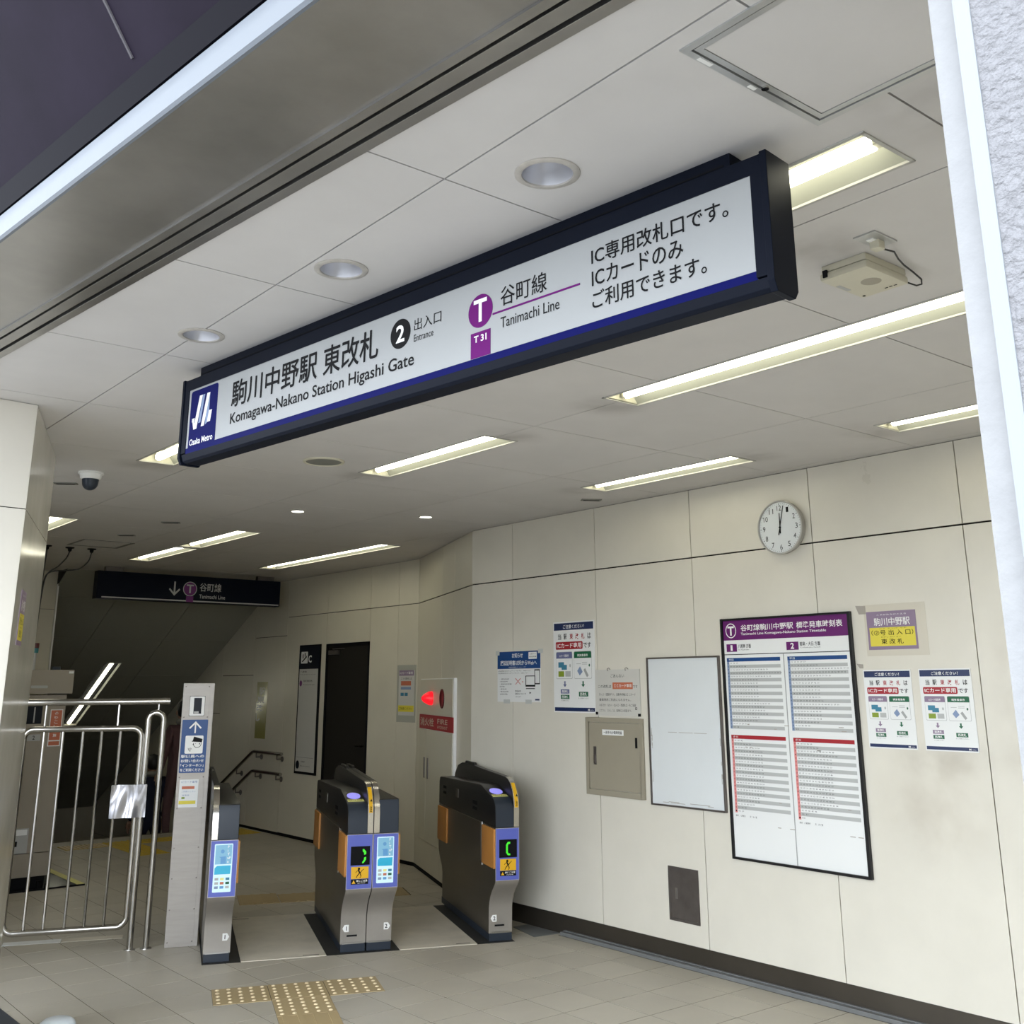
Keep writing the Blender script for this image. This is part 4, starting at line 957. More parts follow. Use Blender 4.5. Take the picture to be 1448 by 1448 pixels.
build('alarm_bell', MB().lathe(Fr(F_HY(-9.03, 1.494), -GD, ZV, -GR), [(.082, .0), (.080, .008), (.070, .010), (.060, .004)], 28, cap1=True), M['reddull'], r, smooth=True)

# far wall: IC poster, tall guide sign, olive sticker
r = thing('poster', (BX, 8.82, 1.53), 'narrow faded notice in a clear sleeve, between door and hydrant cabinet', 'poster')
f = Fr((BX, 8.96, 1.325), (0, -.27, 0), ZV*.422, (-1, 0, 0))
rect('sleeve', f, -.12, 1.10, -.15, 1.12, 0, .002, mat('sleeve_grey', (.42, .42, .36), .25), r)
rect('paper', f, 0, 1, 0, 1, .002, .004, M['papergrey'], r)
rect('header_band', f, .02, .98, .88, 1, .004, .005, M['mauve'], r); rect('blue_band', f, .15, .80, .57, .63, .004, .005, M['rowblue'], r); rect('salmon_box', f, .15, .80, .66, .76, .004, .005, M['salmon'], r)
rect('yellow_band', f, .0, 1, .08, .22, .004, .005, M['yellowprint'], r); build('card_pictures', MB().box(f, .14, .34, .43, .50, .004, .005).box(f, .40, .60, .43, .50, .004, .005), M['cyanprint'], r)
mb = MB(); put_text(mb, f, .08, .9, .91, .97, .0056, 'ICカード専用', .01, 1); build('lettering', mb, M['white'], r, fix=False)
mb = MB(); put_text(mb, f, .15, .85, .79, .84, .0056, 'この改札は', 0, 1); put_text(mb, f, .05, .9, .12, .18, .0056, 'ご利用ください', 0, 1); build('small_lettering', mb, M['ink'], r, fix=False)
r = thing('guide_sign', (BX, 10.78, 1.36), 'tall narrow exit guide sign with dark top, left of the brown door', 'sign')
f = Fr((BX, 11.01, .686), (0, -.46, 0), ZV*1.350, (-1, 0, 0))
build('frame', MB().box(f, -.03, 1.03, -.01, 1.01, 0, .012), M['blackmat'], r, bevel=.002)
rect('white_field', f, .03, .95, .01, .815, .012, .014, M['papergrey'], r); rect('dark_field', f, 0, 1, .818, 1, .012, .014, M['signblack'], r)
ic = build('exit_symbol', MB().prism(f, rrect(.08, .42, .86, .955, .02), .014, .015), M['paper'], r)
build('stair_picture', MB().prism(f, [(.12, .875), (.17, .872), (.37, .91), (.37, .925)], .015, .0155).box(f, .16, .20, .90, .935, .015, .0155).box(f, .26, .30, .915, .945, .015, .0155), M['ink'], ic)
mb = MB(); put_text(mb, f, .46, .62, .865, .925, .015, 'C', .03, 2); build('exit_letter', mb, M['paper'], r, fix=False)
build('line_symbol', MB().disc(f, .12, .70, .065, .014, .015, 24, ry=.024), M['purple'], r)
build('help_symbol', MB().disc(f, .14, .06, .085, .014, .015, 24, ry=.032), M['signblack'], r)
mb = MB(); put_text(mb, f, .08, .40, .785, .80, .015, '八尾南', 0, 1); put_text(mb, f, .25, .72, .71, .728, .015, '谷町線改札', 0, 1); put_text(mb, f, .08, .85, .768, .775, .015, 'Exit guide to street', 0, 1); put_text(mb, f, .25, .85, .685, .694, .015, 'Tanimachi Line', 0, 1)
put_text(mb, f, .30, .5, .08, .092, .015, '定期券', 0, 1); put_text(mb, f, .30, .75, .05, .058, .015, 'Entrance', 0, 1); mb.box(f, .05, .9, .118, .1195, .014, .0148); build('lettering', mb, M['ink'], r, fix=False)
r = thing('wall_sticker', (BX, 11.93, 1.33), 'narrow glossy olive strip sticker on the dark wall above the handrails', 'sticker')
f = Fr((BX, 12.07, 1.006), (0, -.275, 0), ZV*.645, (-1, 0, 0))
rect('film', f, 0, 1, 0, 1, 0, .002, M['olive'], r)
mb = MB()
put_text(mb, f, .22, .80, .76, .90, .003, '駅', .01, 2); put_text(mb, f, .05, .78, .62, .75, .003, '東', .03, 2); put_text(mb, f, .05, .70, .48, .60, .003, '改', .03, 2); put_text(mb, f, .05, .40, .30, .44, .003, 'し', .03, 2)
build('lettering', mb, M['white'], r, fix=False)

# handrails on the stair wall
r = thing('handrail', (BX, 11.6, .85), 'pair of steel handrails on the wall going down the stairs', 'handrail')
for (z0, nm) in ((.865, 'upper_rail'), (.650, 'lower_rail')):
    off = .07; X_ = BX-off; sl_ = -.50
    pts = [(X_, 11.22, z0), (X_, 11.90, z0), (X_, 11.95, z0-.008), (X_, 12.02, z0-.04)]+[(X_, 12.02+.6*k, z0-.04+sl_*.6*k) for k in range(1, 7)]
    q = build(nm, MB().tube(pts, .019, 12), M['chrome'], r, smooth=True)
    for (y, z) in ((11.33, z0), (11.85, z0-.0), (12.35, z0-.21), (13.1, z0-.58)):
        build('bracket', MB().tube([(BX, y, z-.06), (X_, y, z-.06), (X_, y, z-.01)], .009, 8).lathe(Fr((BX, y, z-.06), (0, 1, 0), ZV, (-1, 0, 0)), [(.03, 0), (.03, .008)], 16, cap1=True), M['plate_steel'], q, smooth=True)

# ================================================================== FLOOR FURNITURE
GAX = -GA
def g2w(r_, d_, z_=0): return GR*r_+GD*d_+ZV*z_
F_GP = Fr((0, 0, 0), GR, GD, ZV)
# tactile paving
def tac_tile(r0, r1, d0, d1, kind, m=M['tactile'], par=None, name='tactile_tile'):
    b = build(name, MB().box(F_GP, r0+.002, r1-.002, d0+.002, d1-.002, -.0013, .002), m, par, bevel=.001)
    mb = MB(); p = (r1-r0)/5
    if kind == 'dots':
        nd = round((d1-d0)/p)
        for i in range(5):
            for j in range(nd):
                x = r0+p*(i+.5); y = d0+(d1-d0)/nd*(j+.5)
                mb.lathe(Fr(g2w(x, y, .002), GR, GD, ZV), [(.012, 0), (.010, .003), (.006, .005)], 8, cap1=True)
        tag(build('dots', mb, M['tacdot'] if m is M['tactile'] else m, b, smooth=True, fix=False), kind='stuff')
    else:
        n = 4
        for i in range(n):
            x = r0+(r1-r0)/n*(i+.5); mb.box(F_GP, x-.014, x+.014, d0+.012, d1-.012, .002, .006)
        build('bars', mb, m, b)
    return b
r = thing('tactile_paving', tuple(g2w(.75, 6.3)), 'tan tactile paving with pale dots in a T before the gates', 'tactile paving')
tac_tile(.30, .60, 6.24, 6.55, 'dots', par=r); tac_tile(.60, .905, 6.25, 6.55, 'dots', par=r); tac_tile(.905, 1.205, 6.24, 6.55, 'dots', par=r); tac_tile(.60, .905, 5.95, 6.25, 'dots', par=r)
for k in range(3): tac_tile(.60, .905, 5.95-.305*(k+1), 5.95-.305*k, 'bars', par=r)
r = thing('tactile_paving', tuple(g2w(1.0, 9.0)), 'worn tan tactile strip on the floor behind the gates', 'tactile paving')
tac_tile(.575, .88, 8.85, 9.25, 'bars', par=r)
for k in range(3): tac_tile(.885+.335*k, 1.22+.335*k, 8.85, 9.20, 'bars', par=r)
r = thing('tactile_paving', (4.3, 11.7, 0), 'yellow tactile paving along the top of the stairs', 'tactile paving')
def ytile(x0, x1, y0, y1, bars=False):
    b = build('tactile_tile', MB().box(WORLD, x0+.002, x1-.002, y0+.002, y1-.002, -.0013, .002), M['tacyel'], r)
    mb = MB()
    if bars:
        for k in range(5): a = x0+(x1-x0)/5*(k+.5); mb.box(WORLD, a-.014, a+.014, y0+.01, y1-.01, .002, .006)
        build('bars', mb, M['tacdot'], b)
    else:
        for i in range(5):
            for j in range(max(1, round((y1-y0)/.06))): mb.lathe(Fr((x0+(x1-x0)/5*(i+.5), y0+.03+.06*j, .002), (1, 0, 0), (0, 1, 0), ZV), [(.012, 0), (.010, .003), (.006, .005)], 6, cap1=True)
        tag(build('dots', mb, M['tacyel'], b, fix=False), kind='stuff')
ytile(3.66, 3.88, 11.70, 12.0, True); ytile(3.88, 4.10, 11.70, 12.0, True)
for k in range(4): ytile(4.10, 4.42, 10.88+.28*k, 10.88+.28*(k+1))
ytile(4.42, 4.70, 11.70, 12.0); ytile(4.70, 4.98, 11.70, 12.0); ytile(5.50, 5.78, 11.65, 12.15)

# passage floor between the gates
for (r0, r1, lb) in ((.49, 1.0, 'left steel floor plate between gate one and the double gate'), (1.46, 1.962, 'right steel floor plate between the double gate and gate two')):
    o = build('passage_plate', MB().box(F_GP, r0, r1, 7.112, 8.385, -.0013, .004), M['gatefloor'], None, bevel=.001); tag(o, lb, 'floor plate', 'steel passage floor plates')
    build('slot', MB().box(F_GP, r0+.37, r1-.04, 7.14, 7.150, .0035, .0047), M['darkmat'], o); build('slot', MB().box(F_GP, r0+.01, r0+.12, 8.330, 8.342, .0035, .0047), M['darkmat'], o)
o = build('floor_channel', MB().box(F_GP, .262, .4895, 7.112, 8.385, -.0013, .0).box(F_GP, 1.0005, 1.4595, 7.112, 8.385, -.0013, .0).box(F_GP, 1.9625, 2.215, 7.112, 8.385, -.0013, .0), M['darkmat'], None)
tag(o, 'dark floor channels running under the ticket gates', 'floor channel')
o = build('threshold_strip', MB().box(F_GP, -.95, -.60, 7.995, 8.095, -.0013, .001), M['paper'], None); tag(o, 'pale floor threshold strip under the left part of the barrier', 'floor strip', 'pale threshold strips')
o = build('threshold_strip', MB().box(F_GP, -.597, -.22, 7.995, 8.095, -.0013, .001), M['gatefloor'], None); tag(o, 'pale floor threshold strip under the right part of the barrier', 'floor strip', 'pale threshold strips')

# ------------------------------------------------------------------ ticket gate
FL = Fr((0, 0, 0), (1, 0, 0), (0, 1, 0), (0, 0, 1))                    # local: x=r, y=d, z
def sidefr(mir, Wd=.165):                                              # side section (y,z) swept in x
    return Fr((0, 0, 0), (0, 1, 0), (0, 0, 1), (1, 0, 0))
def make_gate(mir):
    """local x 0..0.165, front at y=-.15; mir False: rail on the right, reader side; True: rail on the left, advert front"""
    r = thing('ticket_gate', (0, 0, 0), 'x', 'ticket gate', 'automatic ticket gates')
    Wd = .160; SF = sidefr(mir)
    X = (lambda a, b: (a, b)) if not mir else (lambda a, b: (Wd-b, Wd-a))
    build('plinth', MB().box(FL, .004, Wd-.004, .0, 1.33, 0, .046), M['navy'], r, bevel=.002)
    front = [(.01, .046), (.005, .20), (-.005, .235), (-.030, .275), (-.070, .315), (-.110, .345), (-.140, .370), (-.150, .395)]
    back = [(1.44, .395), (1.43, .36), (1.38, .31), (1.32, .26), (1.30, .22), (1.30, .046)]
    body = front+[(-.150, .702), (1.44, .702)]+back
    build('body', MB().prism(SF, [(y, z) for y, z in body], 0, Wd), M['steeldark'], r, bevel=.002, smooth=True)
    fr_plate = front[:]; inner = [(y+.004, z) for y, z in front][::-1]
    build('front_plate', MB().prism(SF, [(y-.002, z) for y, z in front]+inner, .001, Wd-.001), M['gatefront'], r, smooth=True)
    FF = Fr((0, -.150, 0), (1, 0, 0), (0, 0, 1), (0, -1, 0))
    build('front_panel', MB().prism(FF, rrect(.0, Wd, .386, .700, .008), -.002, .004), M['violet'], r, bevel=.001)
    mb = MB(); ring_rect(mb, FF, -.0005, Wd-.0005+.0005, .385, .702, .003, .003, .0, .0048); build('panel_trim', mb, M['trim'], r)
    hood = [(-.151, .706), (-.151, .785), (-.141, .833), (-.110, .866), (-.060, .886), (.130, .925), (.210, .942), (1.39, .907), (1.425, .90), (1.44, .87), (1.44, .706)]
    hoodb = [(-.151, .706), (-.151, .86), (-.140, .900), (-.125, .905), (1.40, .905), (1.44, .87), (1.44, .706)]
    hx = X(.0, .128)
    hd = build('hood', MB().prism(SF, hood if not mir else hoodb, hx[0], hx[1]), M['black'], r, bevel=.004, smooth=True)
    if not mir or True:
        x0, x1 = X(.004, .126)
        prof = (hood[:5] if not mir else hoodb[:3])
        build('hood_front', MB().prism(SF, [(y-.0015, z) for y, z in prof]+[(y+.004, z) for y, z in prof][::-1], x0, x1), M['navy'], hd, smooth=True)
    rail = [(-.155, .706), (-.155, .826), (-.148, .872), (-.120, .925), (-.070, .970), (-.020, .993), (.04, 1.003), (.85, 1.022), (1.20, 1.022), (1.33, .995), (1.42, .93), (1.44, .87), (1.44, .706)]
    x0, x1 = X(.122, .1610)
    rl = build('side_rail', MB().prism(SF, rail, x0, x1), M['black'], r, bevel=.003, smooth=True)
    pr_ = rail[:7]
    build('silver_strip', MB().prism(SF, [(y-.002, z+.001) for y, z in pr_]+[(y+.003, z-.002) for y, z in pr_][::-1], x0+.002, x1-.002), M['silver'], rl, smooth=True)
    build('sensor_block', MB().prism(SF, [(.86, 1.022), (.89, 1.040), (1.12, 1.040), (1.15, 1.022)], x0+.008, x1-.008), M['black'], rl, bevel=.003)
    sgn = (-.001, .010) if not mir else (Wd-.010, Wd+.001)
    # padded flap covers on the passage side
    sx0, sx1 = (-.012, .001) if not mir else (Wd-.001, Wd+.012)
    build('flap', MB().prism(SF, rrect(-.146, .142, .455, .696, .01), sx0, sx1), M['orange'], r, bevel=.003, smooth=True)
    build('flap', MB().prism(SF, rrect(1.145, 1.436, .445, .692, .01), sx0, sx1), M['orange'], r, bevel=.003, smooth=True)
    build('flap_hinge', MB().tube([((sx0+sx1)/2, .148, .69), ((sx0+sx1)/2, .148, .712)], .006, 10).tube([((sx0+sx1)/2, .148, .44), ((sx0+sx1)/2, .148, .46)], .006, 10), M['chrome'], r, smooth=True)
    gx = -.0012 if not mir else Wd+.0002
    build('side_joint', MB().box(FL, gx, gx+.001, .20, 1.40, .700, .7045).box(FL, gx, gx+.001, .198, .202, .46, .70), M['steel'], r)
    build('side_vents', MB().box(FL, gx, gx+.001, .30, .42, .80, .825).box(FL, gx, gx+.001, .30, .42, .765, .785).box(FL, gx, gx+.001, 1.20, 1.30, .83, .85).box(FL, gx, gx+.001, 1.20, 1.30, .79, .81), M['blackmat'], r)
    build('key_plate', MB().box(FL, gx-.001, gx+.001, .83, .90, .80, .86), M['steeldark'], r)
    # number badge low on the front
    FN = Fr((0, .006, 0), (1, 0, 0), (0, 0, 1), (0, -1, 0))
    bx = .035 if not mir else .126
    bd = build('number_badge', MB().prism(FN, [(bx-.018*s, .151) if False else p for s in (1,) for p in ([(bx+.017, .155), (bx+.017, .115), (bx-.010, .115), (bx-.023, .135), (bx-.010, .155)] if not mir else [(bx-.017, .155), (bx-.017, .115), (bx+.010, .115), (bx+.023, .135), (bx+.010, .155)])], .003, .0055), M['white'], r)
    if not mir: rect('maker_strip', FN, .040, .105, .087, .097, .003, .005, M['ink'], r)
    build('bottom_lip', MB().box(FL, .012, Wd-.012, -.003, .0, .046, .054), M['steel'], r)
    if not mir:
        ds = rect('display', FF, .024, .144, .523, .632, .004, .006, M['blackmat'], r)
        # orange warning label
        wl_ = rect('warning_label', FF, .030, .138, .445, .514, .004, .0055, M['yellow'], r)
        mb = MB(); mb.disc(FF, .078, .502, .0075, .0055, .0062, 12)
        for (p, q, wd) in (((.074, .497), (.085, .476), .009), ((.085, .478), (.098, .492), .004), ((.098, .492), (.108, .500), .003), ((.080, .495), (.064, .488), .003), ((.064, .488), (.058, .480), .003), ((.082, .478), (.068, .462), .005), ((.068, .462), (.062, .450), .004), ((.086, .476), (.092, .458), .005), ((.092, .458), (.084, .450), .003)):
            p = Vector(p); q = Vector(q); n = (q-p).normalized(); n = Vector((-n.y, n.x))*wd/2
            mb.prism(FF, [tuple(p-n), tuple(q-n), tuple(q+n), tuple(p+n)], .0055, .0062)
        build('pictogram', mb, M['ink'], wl_)
        cb_ = rect('caution_strip', FF, .030, .138, .413, .443, .004, .0055, M['ink'], r)
        build('triangle', MB().prism(FF, [(.036, .418), (.058, .418), (.047, .438)], .0055, .006), M['yellow'], cb_)
        mb = MB(); put_text(mb, FF, .062, .132, .427, .439, .0062, '扉にご注意', .012, 2); put_text(mb, FF, .070, .118, .417, .423, .0062, 'CAUTION', 0, 1); build('lettering', mb, M['white'], cb_, fix=False)
        # slanted reader with glowing pad
        p0 = Vector((0, -.060, .886)); p1 = Vector((0, .130, .925)); sv = (p1-p0).normalized(); nv = Vector((0, -sv.z, sv.y))
        FRD = Fr(p0, (1, 0, 0), sv, nv)
        build('reader_pad', MB().disc(FRD, .062, .115, .043, .0, .0035, 28, ry=.062), M['reader'], r)
        rect('reader_label', FRD, .010, .114, .002, .046, .0, .0015, M['paleyellow'], r)
        q = MB(); put_text(q, FRD, .018, .106, .012, .036, .002, 'ICカード タッチ', 0, 1); build('reader_lettering', q, M['ink'], r, fix=False)
        # yellow caution tape on the silver strip
        tp = [(-.1575, .826), (-.1505, .872), (-.1225, .926), (-.0725, .972)]
        yt = build('yellow_strip', MB().prism(SF, [(y-.001, z+.001) for y, z in tp]+[(y+.003, z-.001) for y, z in tp][::-1], x0+.008, x1-.008), M['yellow'], rl, smooth=True)
        FT = Fr(Vector((0, -.1545, .905)) , (1, 0, 0), Vector((0, .28, .96)).normalized(), Vector((0, -.96, .28)).normalized())
        q = MB()
        put_text(q, Fr((0, -.1600, 0), (1, 0, 0), (0, 0, 1), (0, -1, 0)), x0+.014, x1-.014, .832, .868, .001, '注', .02, 1)
        q.prism(FT, [(x0+.012, -.012), (x1-.012, -.012), ((x0+x1)/2, .004)], .004, .006)
        build('strip_marks', q, M['ink'], r, fix=False)
    else:
        ad = build('advert_screen', MB().prism(FF, rrect(.024, .131, .413, .682, .005), .004, .006), M['screen'], r)
        build('advert_sky', MB().box(FF, .030, .126, .568, .676, .006, .0066), M['adcard'], ad)
        build('advert_figure', MB().disc(FF, .072, .640, .011, .0066, .0072, 16).prism(FF, [(.052, .610), (.092, .612), (.094, .570), (.062, .570), (.062, .604)], .0066, .0072), M['adblue'], ad)
        build('advert_card', MB().prism(FF, [(.030, .512), (.122, .512), (.124, .560), (.044, .560), (.030, .548)], .006, .0066), M['adcyan'], ad)
        q = MB(); put_text(q, FF, .100, .122, .575, .672, .0075, 'P\ni\nT\naP\na', .01, 1); build('advert_lettering', q, M['white'], ad, fix=False)
        cs = [M['rowgrey'], M['paleyellow'], M['cyanprint'], M['rowgrey'], M['salmon'], M['greenprint'], M['rowblue'], M['adblue'], M['rowgrey']]
        for k in range(9):
            a = .034+.032*(k % 3); b = .487-.023*(k//3); rect('advert_icon', FF, a, a+.022, b-.008, b+.006, .006, .0066, cs[k], ad)
    return r
def led(r, kind):
    FF = Fr((0, -.150, 0), (1, 0, 0), (0, 0, 1), (0, -1, 0)); mb = MB()
    if kind == 'C':
        mb.prism(FF, [(.098, .617), (.082, .617), (.070, .600), (.070, .552), (.082, .536), (.098, .536), (.098, .546), (.086, .548), (.082, .556), (.082, .596), (.086, .604), (.098, .606)], .006, .0068)
    else:
        mb.prism(FF, [(.098, .615), (.106, .615), (.120, .600), (.120, .585), (.108, .582), (.106, .595), (.098, .602)], .006, .0068)
        mb.prism(FF, [(.098, .533), (.106, .535), (.120, .555), (.120, .570), (.108, .566), (.106, .552), (.096, .540)], .006, .0068)
    return build('green_signal', mb, M['green'], r)
def badge(r, mir, s):
    FN = Fr((0, .006, 0), (1, 0, 0), (0, 0, 1), (0, -1, 0)); bx = .037 if not mir else .124
    mb = MB(); put_text(mb, FN, bx-.009, bx+.009, .123, .147, .0062, s, .02, 2, True, 'C'); build('badge_number', mb, M['ink'], r, fix=False)
A = make_gate(False); Bg = make_gate(True)
A2 = copy_tree(A); B2 = copy_tree(Bg)
led(A, 'C'); led(A2, 'D'); badge(A, False, '2'); badge(A2, False, '1'); badge(Bg, True, '1'); badge(B2, True, '2')
def place(o, r_, lb):
    p = g2w(r_, 7.16); o.location = (p.x, p.y, 0); o.rotation_euler = (0, 0, -GA); o['label'] = lb
place(A, 2.052, 'right ticket gate marked 2, nearest the wall, with a green C arrow display')
place(A2, 1.088, 'left half of the double ticket gate, with reader and green display')
place(B2, 1.252, 'right half of the double ticket gate, with a blue advert on its front')
place(Bg, .266, 'leftmost ticket gate marked 1, beside the steel post, with a blue advert')

# ------------------------------------------------------------------ intercom post
r = thing('intercom_post', tuple(g2w(.145, 7.66)), 'grey steel post with an intercom and a blue staff call sign', 'post')
FP = F_GATE(7.62); ZT = 1.622
build('post_body', MB().box(FP, .044, .246, 0, ZT, -.10, 0), M['poststeel'], r, bevel=.003)
for (z0, z1) in ((.02, .60), (.607, .80), (.812, 1.035), (1.040, 1.612)):
    build('cover_plate', MB().box(FP, .052, .218, z0, z1, 0, .002), M['poststeel'], r, bevel=.0008)
mb = MB()
for z in (.03, .22, .405, .588, .83, 1.022, 1.402, 1.600):
    for a in (.060, .211): mb.lathe(Fr(FP(a, z, .002), GR, ZV, -GD), [(.0045, 0), (.003, .002)], 10, cap1=True)
build('screws', mb, M['plate_steel'], r)
ib = build('intercom', MB().prism(FP, rrect(.092, .187, 1.411, 1.536, .006), .002, .008), M['white'], r, bevel=.001)
mb = MB(); ring_rect(mb, FP, .090, .189, 1.409, 1.538, .003, .003, .002, .006); build('intercom_rim', mb, M['ink'], ib)
rect('speaker_slot', FP, .118, .168, 1.424, 1.526, .008, .010, M['glassdark'], ib); rect('call_button', FP, .122, .152, 1.426, 1.440, .010, .011, M['machinegrey'], ib)
sg = build('blue_sign', MB().prism(FP, rrect(.053, .218, 1.049, 1.386, .006), .002, .004), M['blueprint'], r)
mb = MB(); mb.box(FP, .134, .143, 1.300, 1.368, .004, .0046); mb.prism(FP, [(.1385, 1.376), (.1385, 1.362), (.105, 1.327), (.098, 1.334)], .004, .0046); mb.prism(FP, [(.1385, 1.376), (.1385, 1.362), (.172, 1.327), (.179, 1.334)], .004, .0046)
build('arrow', mb, M['white'], sg)
build('picture_field', MB().prism(FP, rrect(.080, .195, 1.170, 1.284, .008), .004, .0046), M['white'], sg)
mb = MB()
hc = (.158, 1.232)
for k in range(20):
    a0, a1 = math.radians(170+k*11.5), math.radians(170+(k+1)*11.5)
    mb.prism(FP, [(hc[0]+.026*math.cos(a0), hc[1]+.026*math.sin(a0)), (hc[0]+.026*math.cos(a1), hc[1]+.026*math.sin(a1)), (hc[0]+.0225*math.cos(a1), hc[1]+.0225*math.sin(a1)), (hc[0]+.0225*math.cos(a0), hc[1]+.0225*math.sin(a0))], .0046, .0052)
mb.prism(FP, [(.127, 1.250), (.187, 1.246), (.190, 1.262), (.134, 1.278)], .0046, .0054); mb.prism(FP, [(.122, 1.246), (.187, 1.242), (.187, 1.248), (.122, 1.251)], .0046, .0054); mb.prism(FP, [(.134, 1.238), (.128, 1.226), (.134, 1.224)], .0046, .0052)
mb.disc(FP, .147, 1.233, .002, .0046, .0052, 8); mb.disc(FP, .172, 1.232, .003, .0046, .0052, 8, ry=.006)
for rr_ in (.012, .020, .028):
    for k in range(6):
        a0, a1 = math.radians(185+k*10), math.radians(195+k*10)
        mb.prism(FP, [(.128+rr_*math.cos(a0), 1.208+rr_*math.sin(a0)), (.128+rr_*math.cos(a1), 1.208+rr_*math.sin(a1)), (.128+(rr_-.003)*math.cos(a1), 1.208+(rr_-.003)*math.sin(a1)), (.128+(rr_-.003)*math.cos(a0), 1.208+(rr_-.003)*math.sin(a0))], .0046, .0052)
build('staff_pictogram', mb, M['ink'], sg)
mb = MB()
for k, tx in enumerate(('駅係員への', 'お問い合わせ', '「インターホン」', 'をご利用ください')): put_text(mb, FP, .060, .207, 1.143-.0285*k, 1.163-.0285*k, .0046, tx, .014, 2)
build('lettering', mb, M['white'], sg, fix=False)
pn = rect('paper_notice', FP, .064, .184, .835, 1.008, .002, .0035, M['paper'], r)
mb = MB(); put_text(mb, FP, .075, .175, .985, 1.000, .004, 'ICカード専用', .01, 1); put_text(mb, FP, .080, .168, .928, .938, .004, 'ご利用ください', 0, 1); put_text(mb, FP, .085, .13, .905, .915, .004, '乗車券', 0, 1); build('notice_lettering', mb, M['rowblue'], pn, fix=False)
rect('notice_salmon', FP, .080, .160, .948, .966, .0035, .0042, M['salmon'], pn); rect('notice_yellow', FP, .066, .172, .855, .876, .0035, .0042, M['yellowprint'], pn); rect('notice_green', FP, .082, .102, .888, .900, .0035, .0042, M['lime'], pn)

# ------------------------------------------------------------------ steel barrier gate
FB = F_GATE(7.65)
def arcpts(c, r_, a0, a1, n=6): return [(c[0]+r_*math.cos(math.radians(a0+(a1-a0)*k/n)), c[1]+r_*math.sin(math.radians(a0+(a1-a0)*k/n))) for k in range(n+1)]
r = thing('barrier_gate', tuple(g2w(-.55, 7.65)), 'tubular steel barrier gate with upright bars, left of the ticket gates', 'barrier')
a0, a1, b0, b1, rc = -.916, -.198, .135, 1.335, .06
loop = arcpts((a1-rc, b1-rc), rc, 0, 90)+arcpts((a0+rc, b1-rc), rc, 90, 180)+arcpts((a0+rc, b0+rc), rc, 180, 270)+arcpts((a1-rc, b0+rc), rc, 270, 360)
build('gate_frame', MB().tube([FB(p[0], p[1], 0) for p in loop], .019, 12, closed=True), M['chrome'], r, smooth=True)
for a in (-.796, -.683, -.562, -.447, -.332): build('bar', MB().tube([FB(a, b0, 0), FB(a, b1, 0)], .0095, 10), M['chrome'], r, smooth=True)
mbw = MB(); nu, nv = 22, 14
import itertools
def wz(u, v): return .028+.006*math.sin(5*u+3*v)+.004*math.sin(13*u-4*v)+.010*math.exp(-((u-.62)/.10)**2)*(1 if u < .9 else .4)
vv = [FB(-.357+.220*i/nu, .783+.202*j/nv, wz(i/nu, j/nv)) for j in range(nv+1) for i in range(nu+1)]
vb = [FB(-.357+.220*i/nu, .783+.202*j/nv, wz(i/nu, j/nv)-.002) for j in range(nv+1) for i in range(nu+1)]
q_ = lambda i, j: j*(nu+1)+i; o_ = len(vv)
ff = [(q_(i, j), q_(i+1, j), q_(i+1, j+1), q_(i, j+1)) for j in range(nv) for i in range(nu)]
ff += [tuple(o_+k for k in f_[::-1]) for f_ in ff]
for i in range(nu): ff += [(q_(i+1, 0), q_(i, 0), o_+q_(i, 0), o_+q_(i+1, 0)), (q_(i, nv), q_(i+1, nv), o_+q_(i+1, nv), o_+q_(i, nv))]
for j in range(nv): ff += [(q_(0, j), q_(0, j+1), o_+q_(0, j+1), o_+q_(0, j)), (q_(nu, j+1), q_(nu, j), o_+q_(nu, j), o_+q_(nu, j+1))]
build('paper_wrap', mbw.raw(vv+vb, ff), M['mirror'], r, smooth=True)
r = thing('barrier_post', tuple(g2w(-.115, 7.67)), 'hairpin steel tube post at the free end of the barrier gate', 'barrier')
hp = [(-.164, .0), (-.164, 1.38)]+arcpts((-.1155, 1.385), .0485, 180, 0, 10)+[(-.067, 1.38), (-.067, 0)]
build('hairpin_tube', MB().tube([FB(p[0], p[1], 0) for p in hp], .0195, 12), M['chrome'], r, smooth=True)
for a in (-.164, -.067): build('floor_ring', MB().lathe(Fr(g2w(a, 7.65), GR, GD, ZV), [(.036, 0), (.034, .005), (.020, .007)], 20), M['steel'], r, smooth=True)
build('latch', MB().box(FB, -.190, -.176, .33, .40, -.01, .01), M['blackmat'], r)
r = thing('hand_rail_bar', tuple(g2w(-.5, 7.65, 1.5)), 'horizontal steel tube above the barrier gate, reaching left behind the pillar', 'barrier')
build('tube', MB().tube([FB(-1.385, 1.501, -.02), FB(-.035, 1.506, -.02)], .0215, 12), M['chrome'], r, smooth=True)
for a, z in ((-.105, 1.43), (-.355, 1.335), (-.80, 1.335)): build('stub', MB().tube([FB(a, z, -.01), FB(a, 1.50, -.02)], .008, 8), M['chrome'], r, smooth=True)

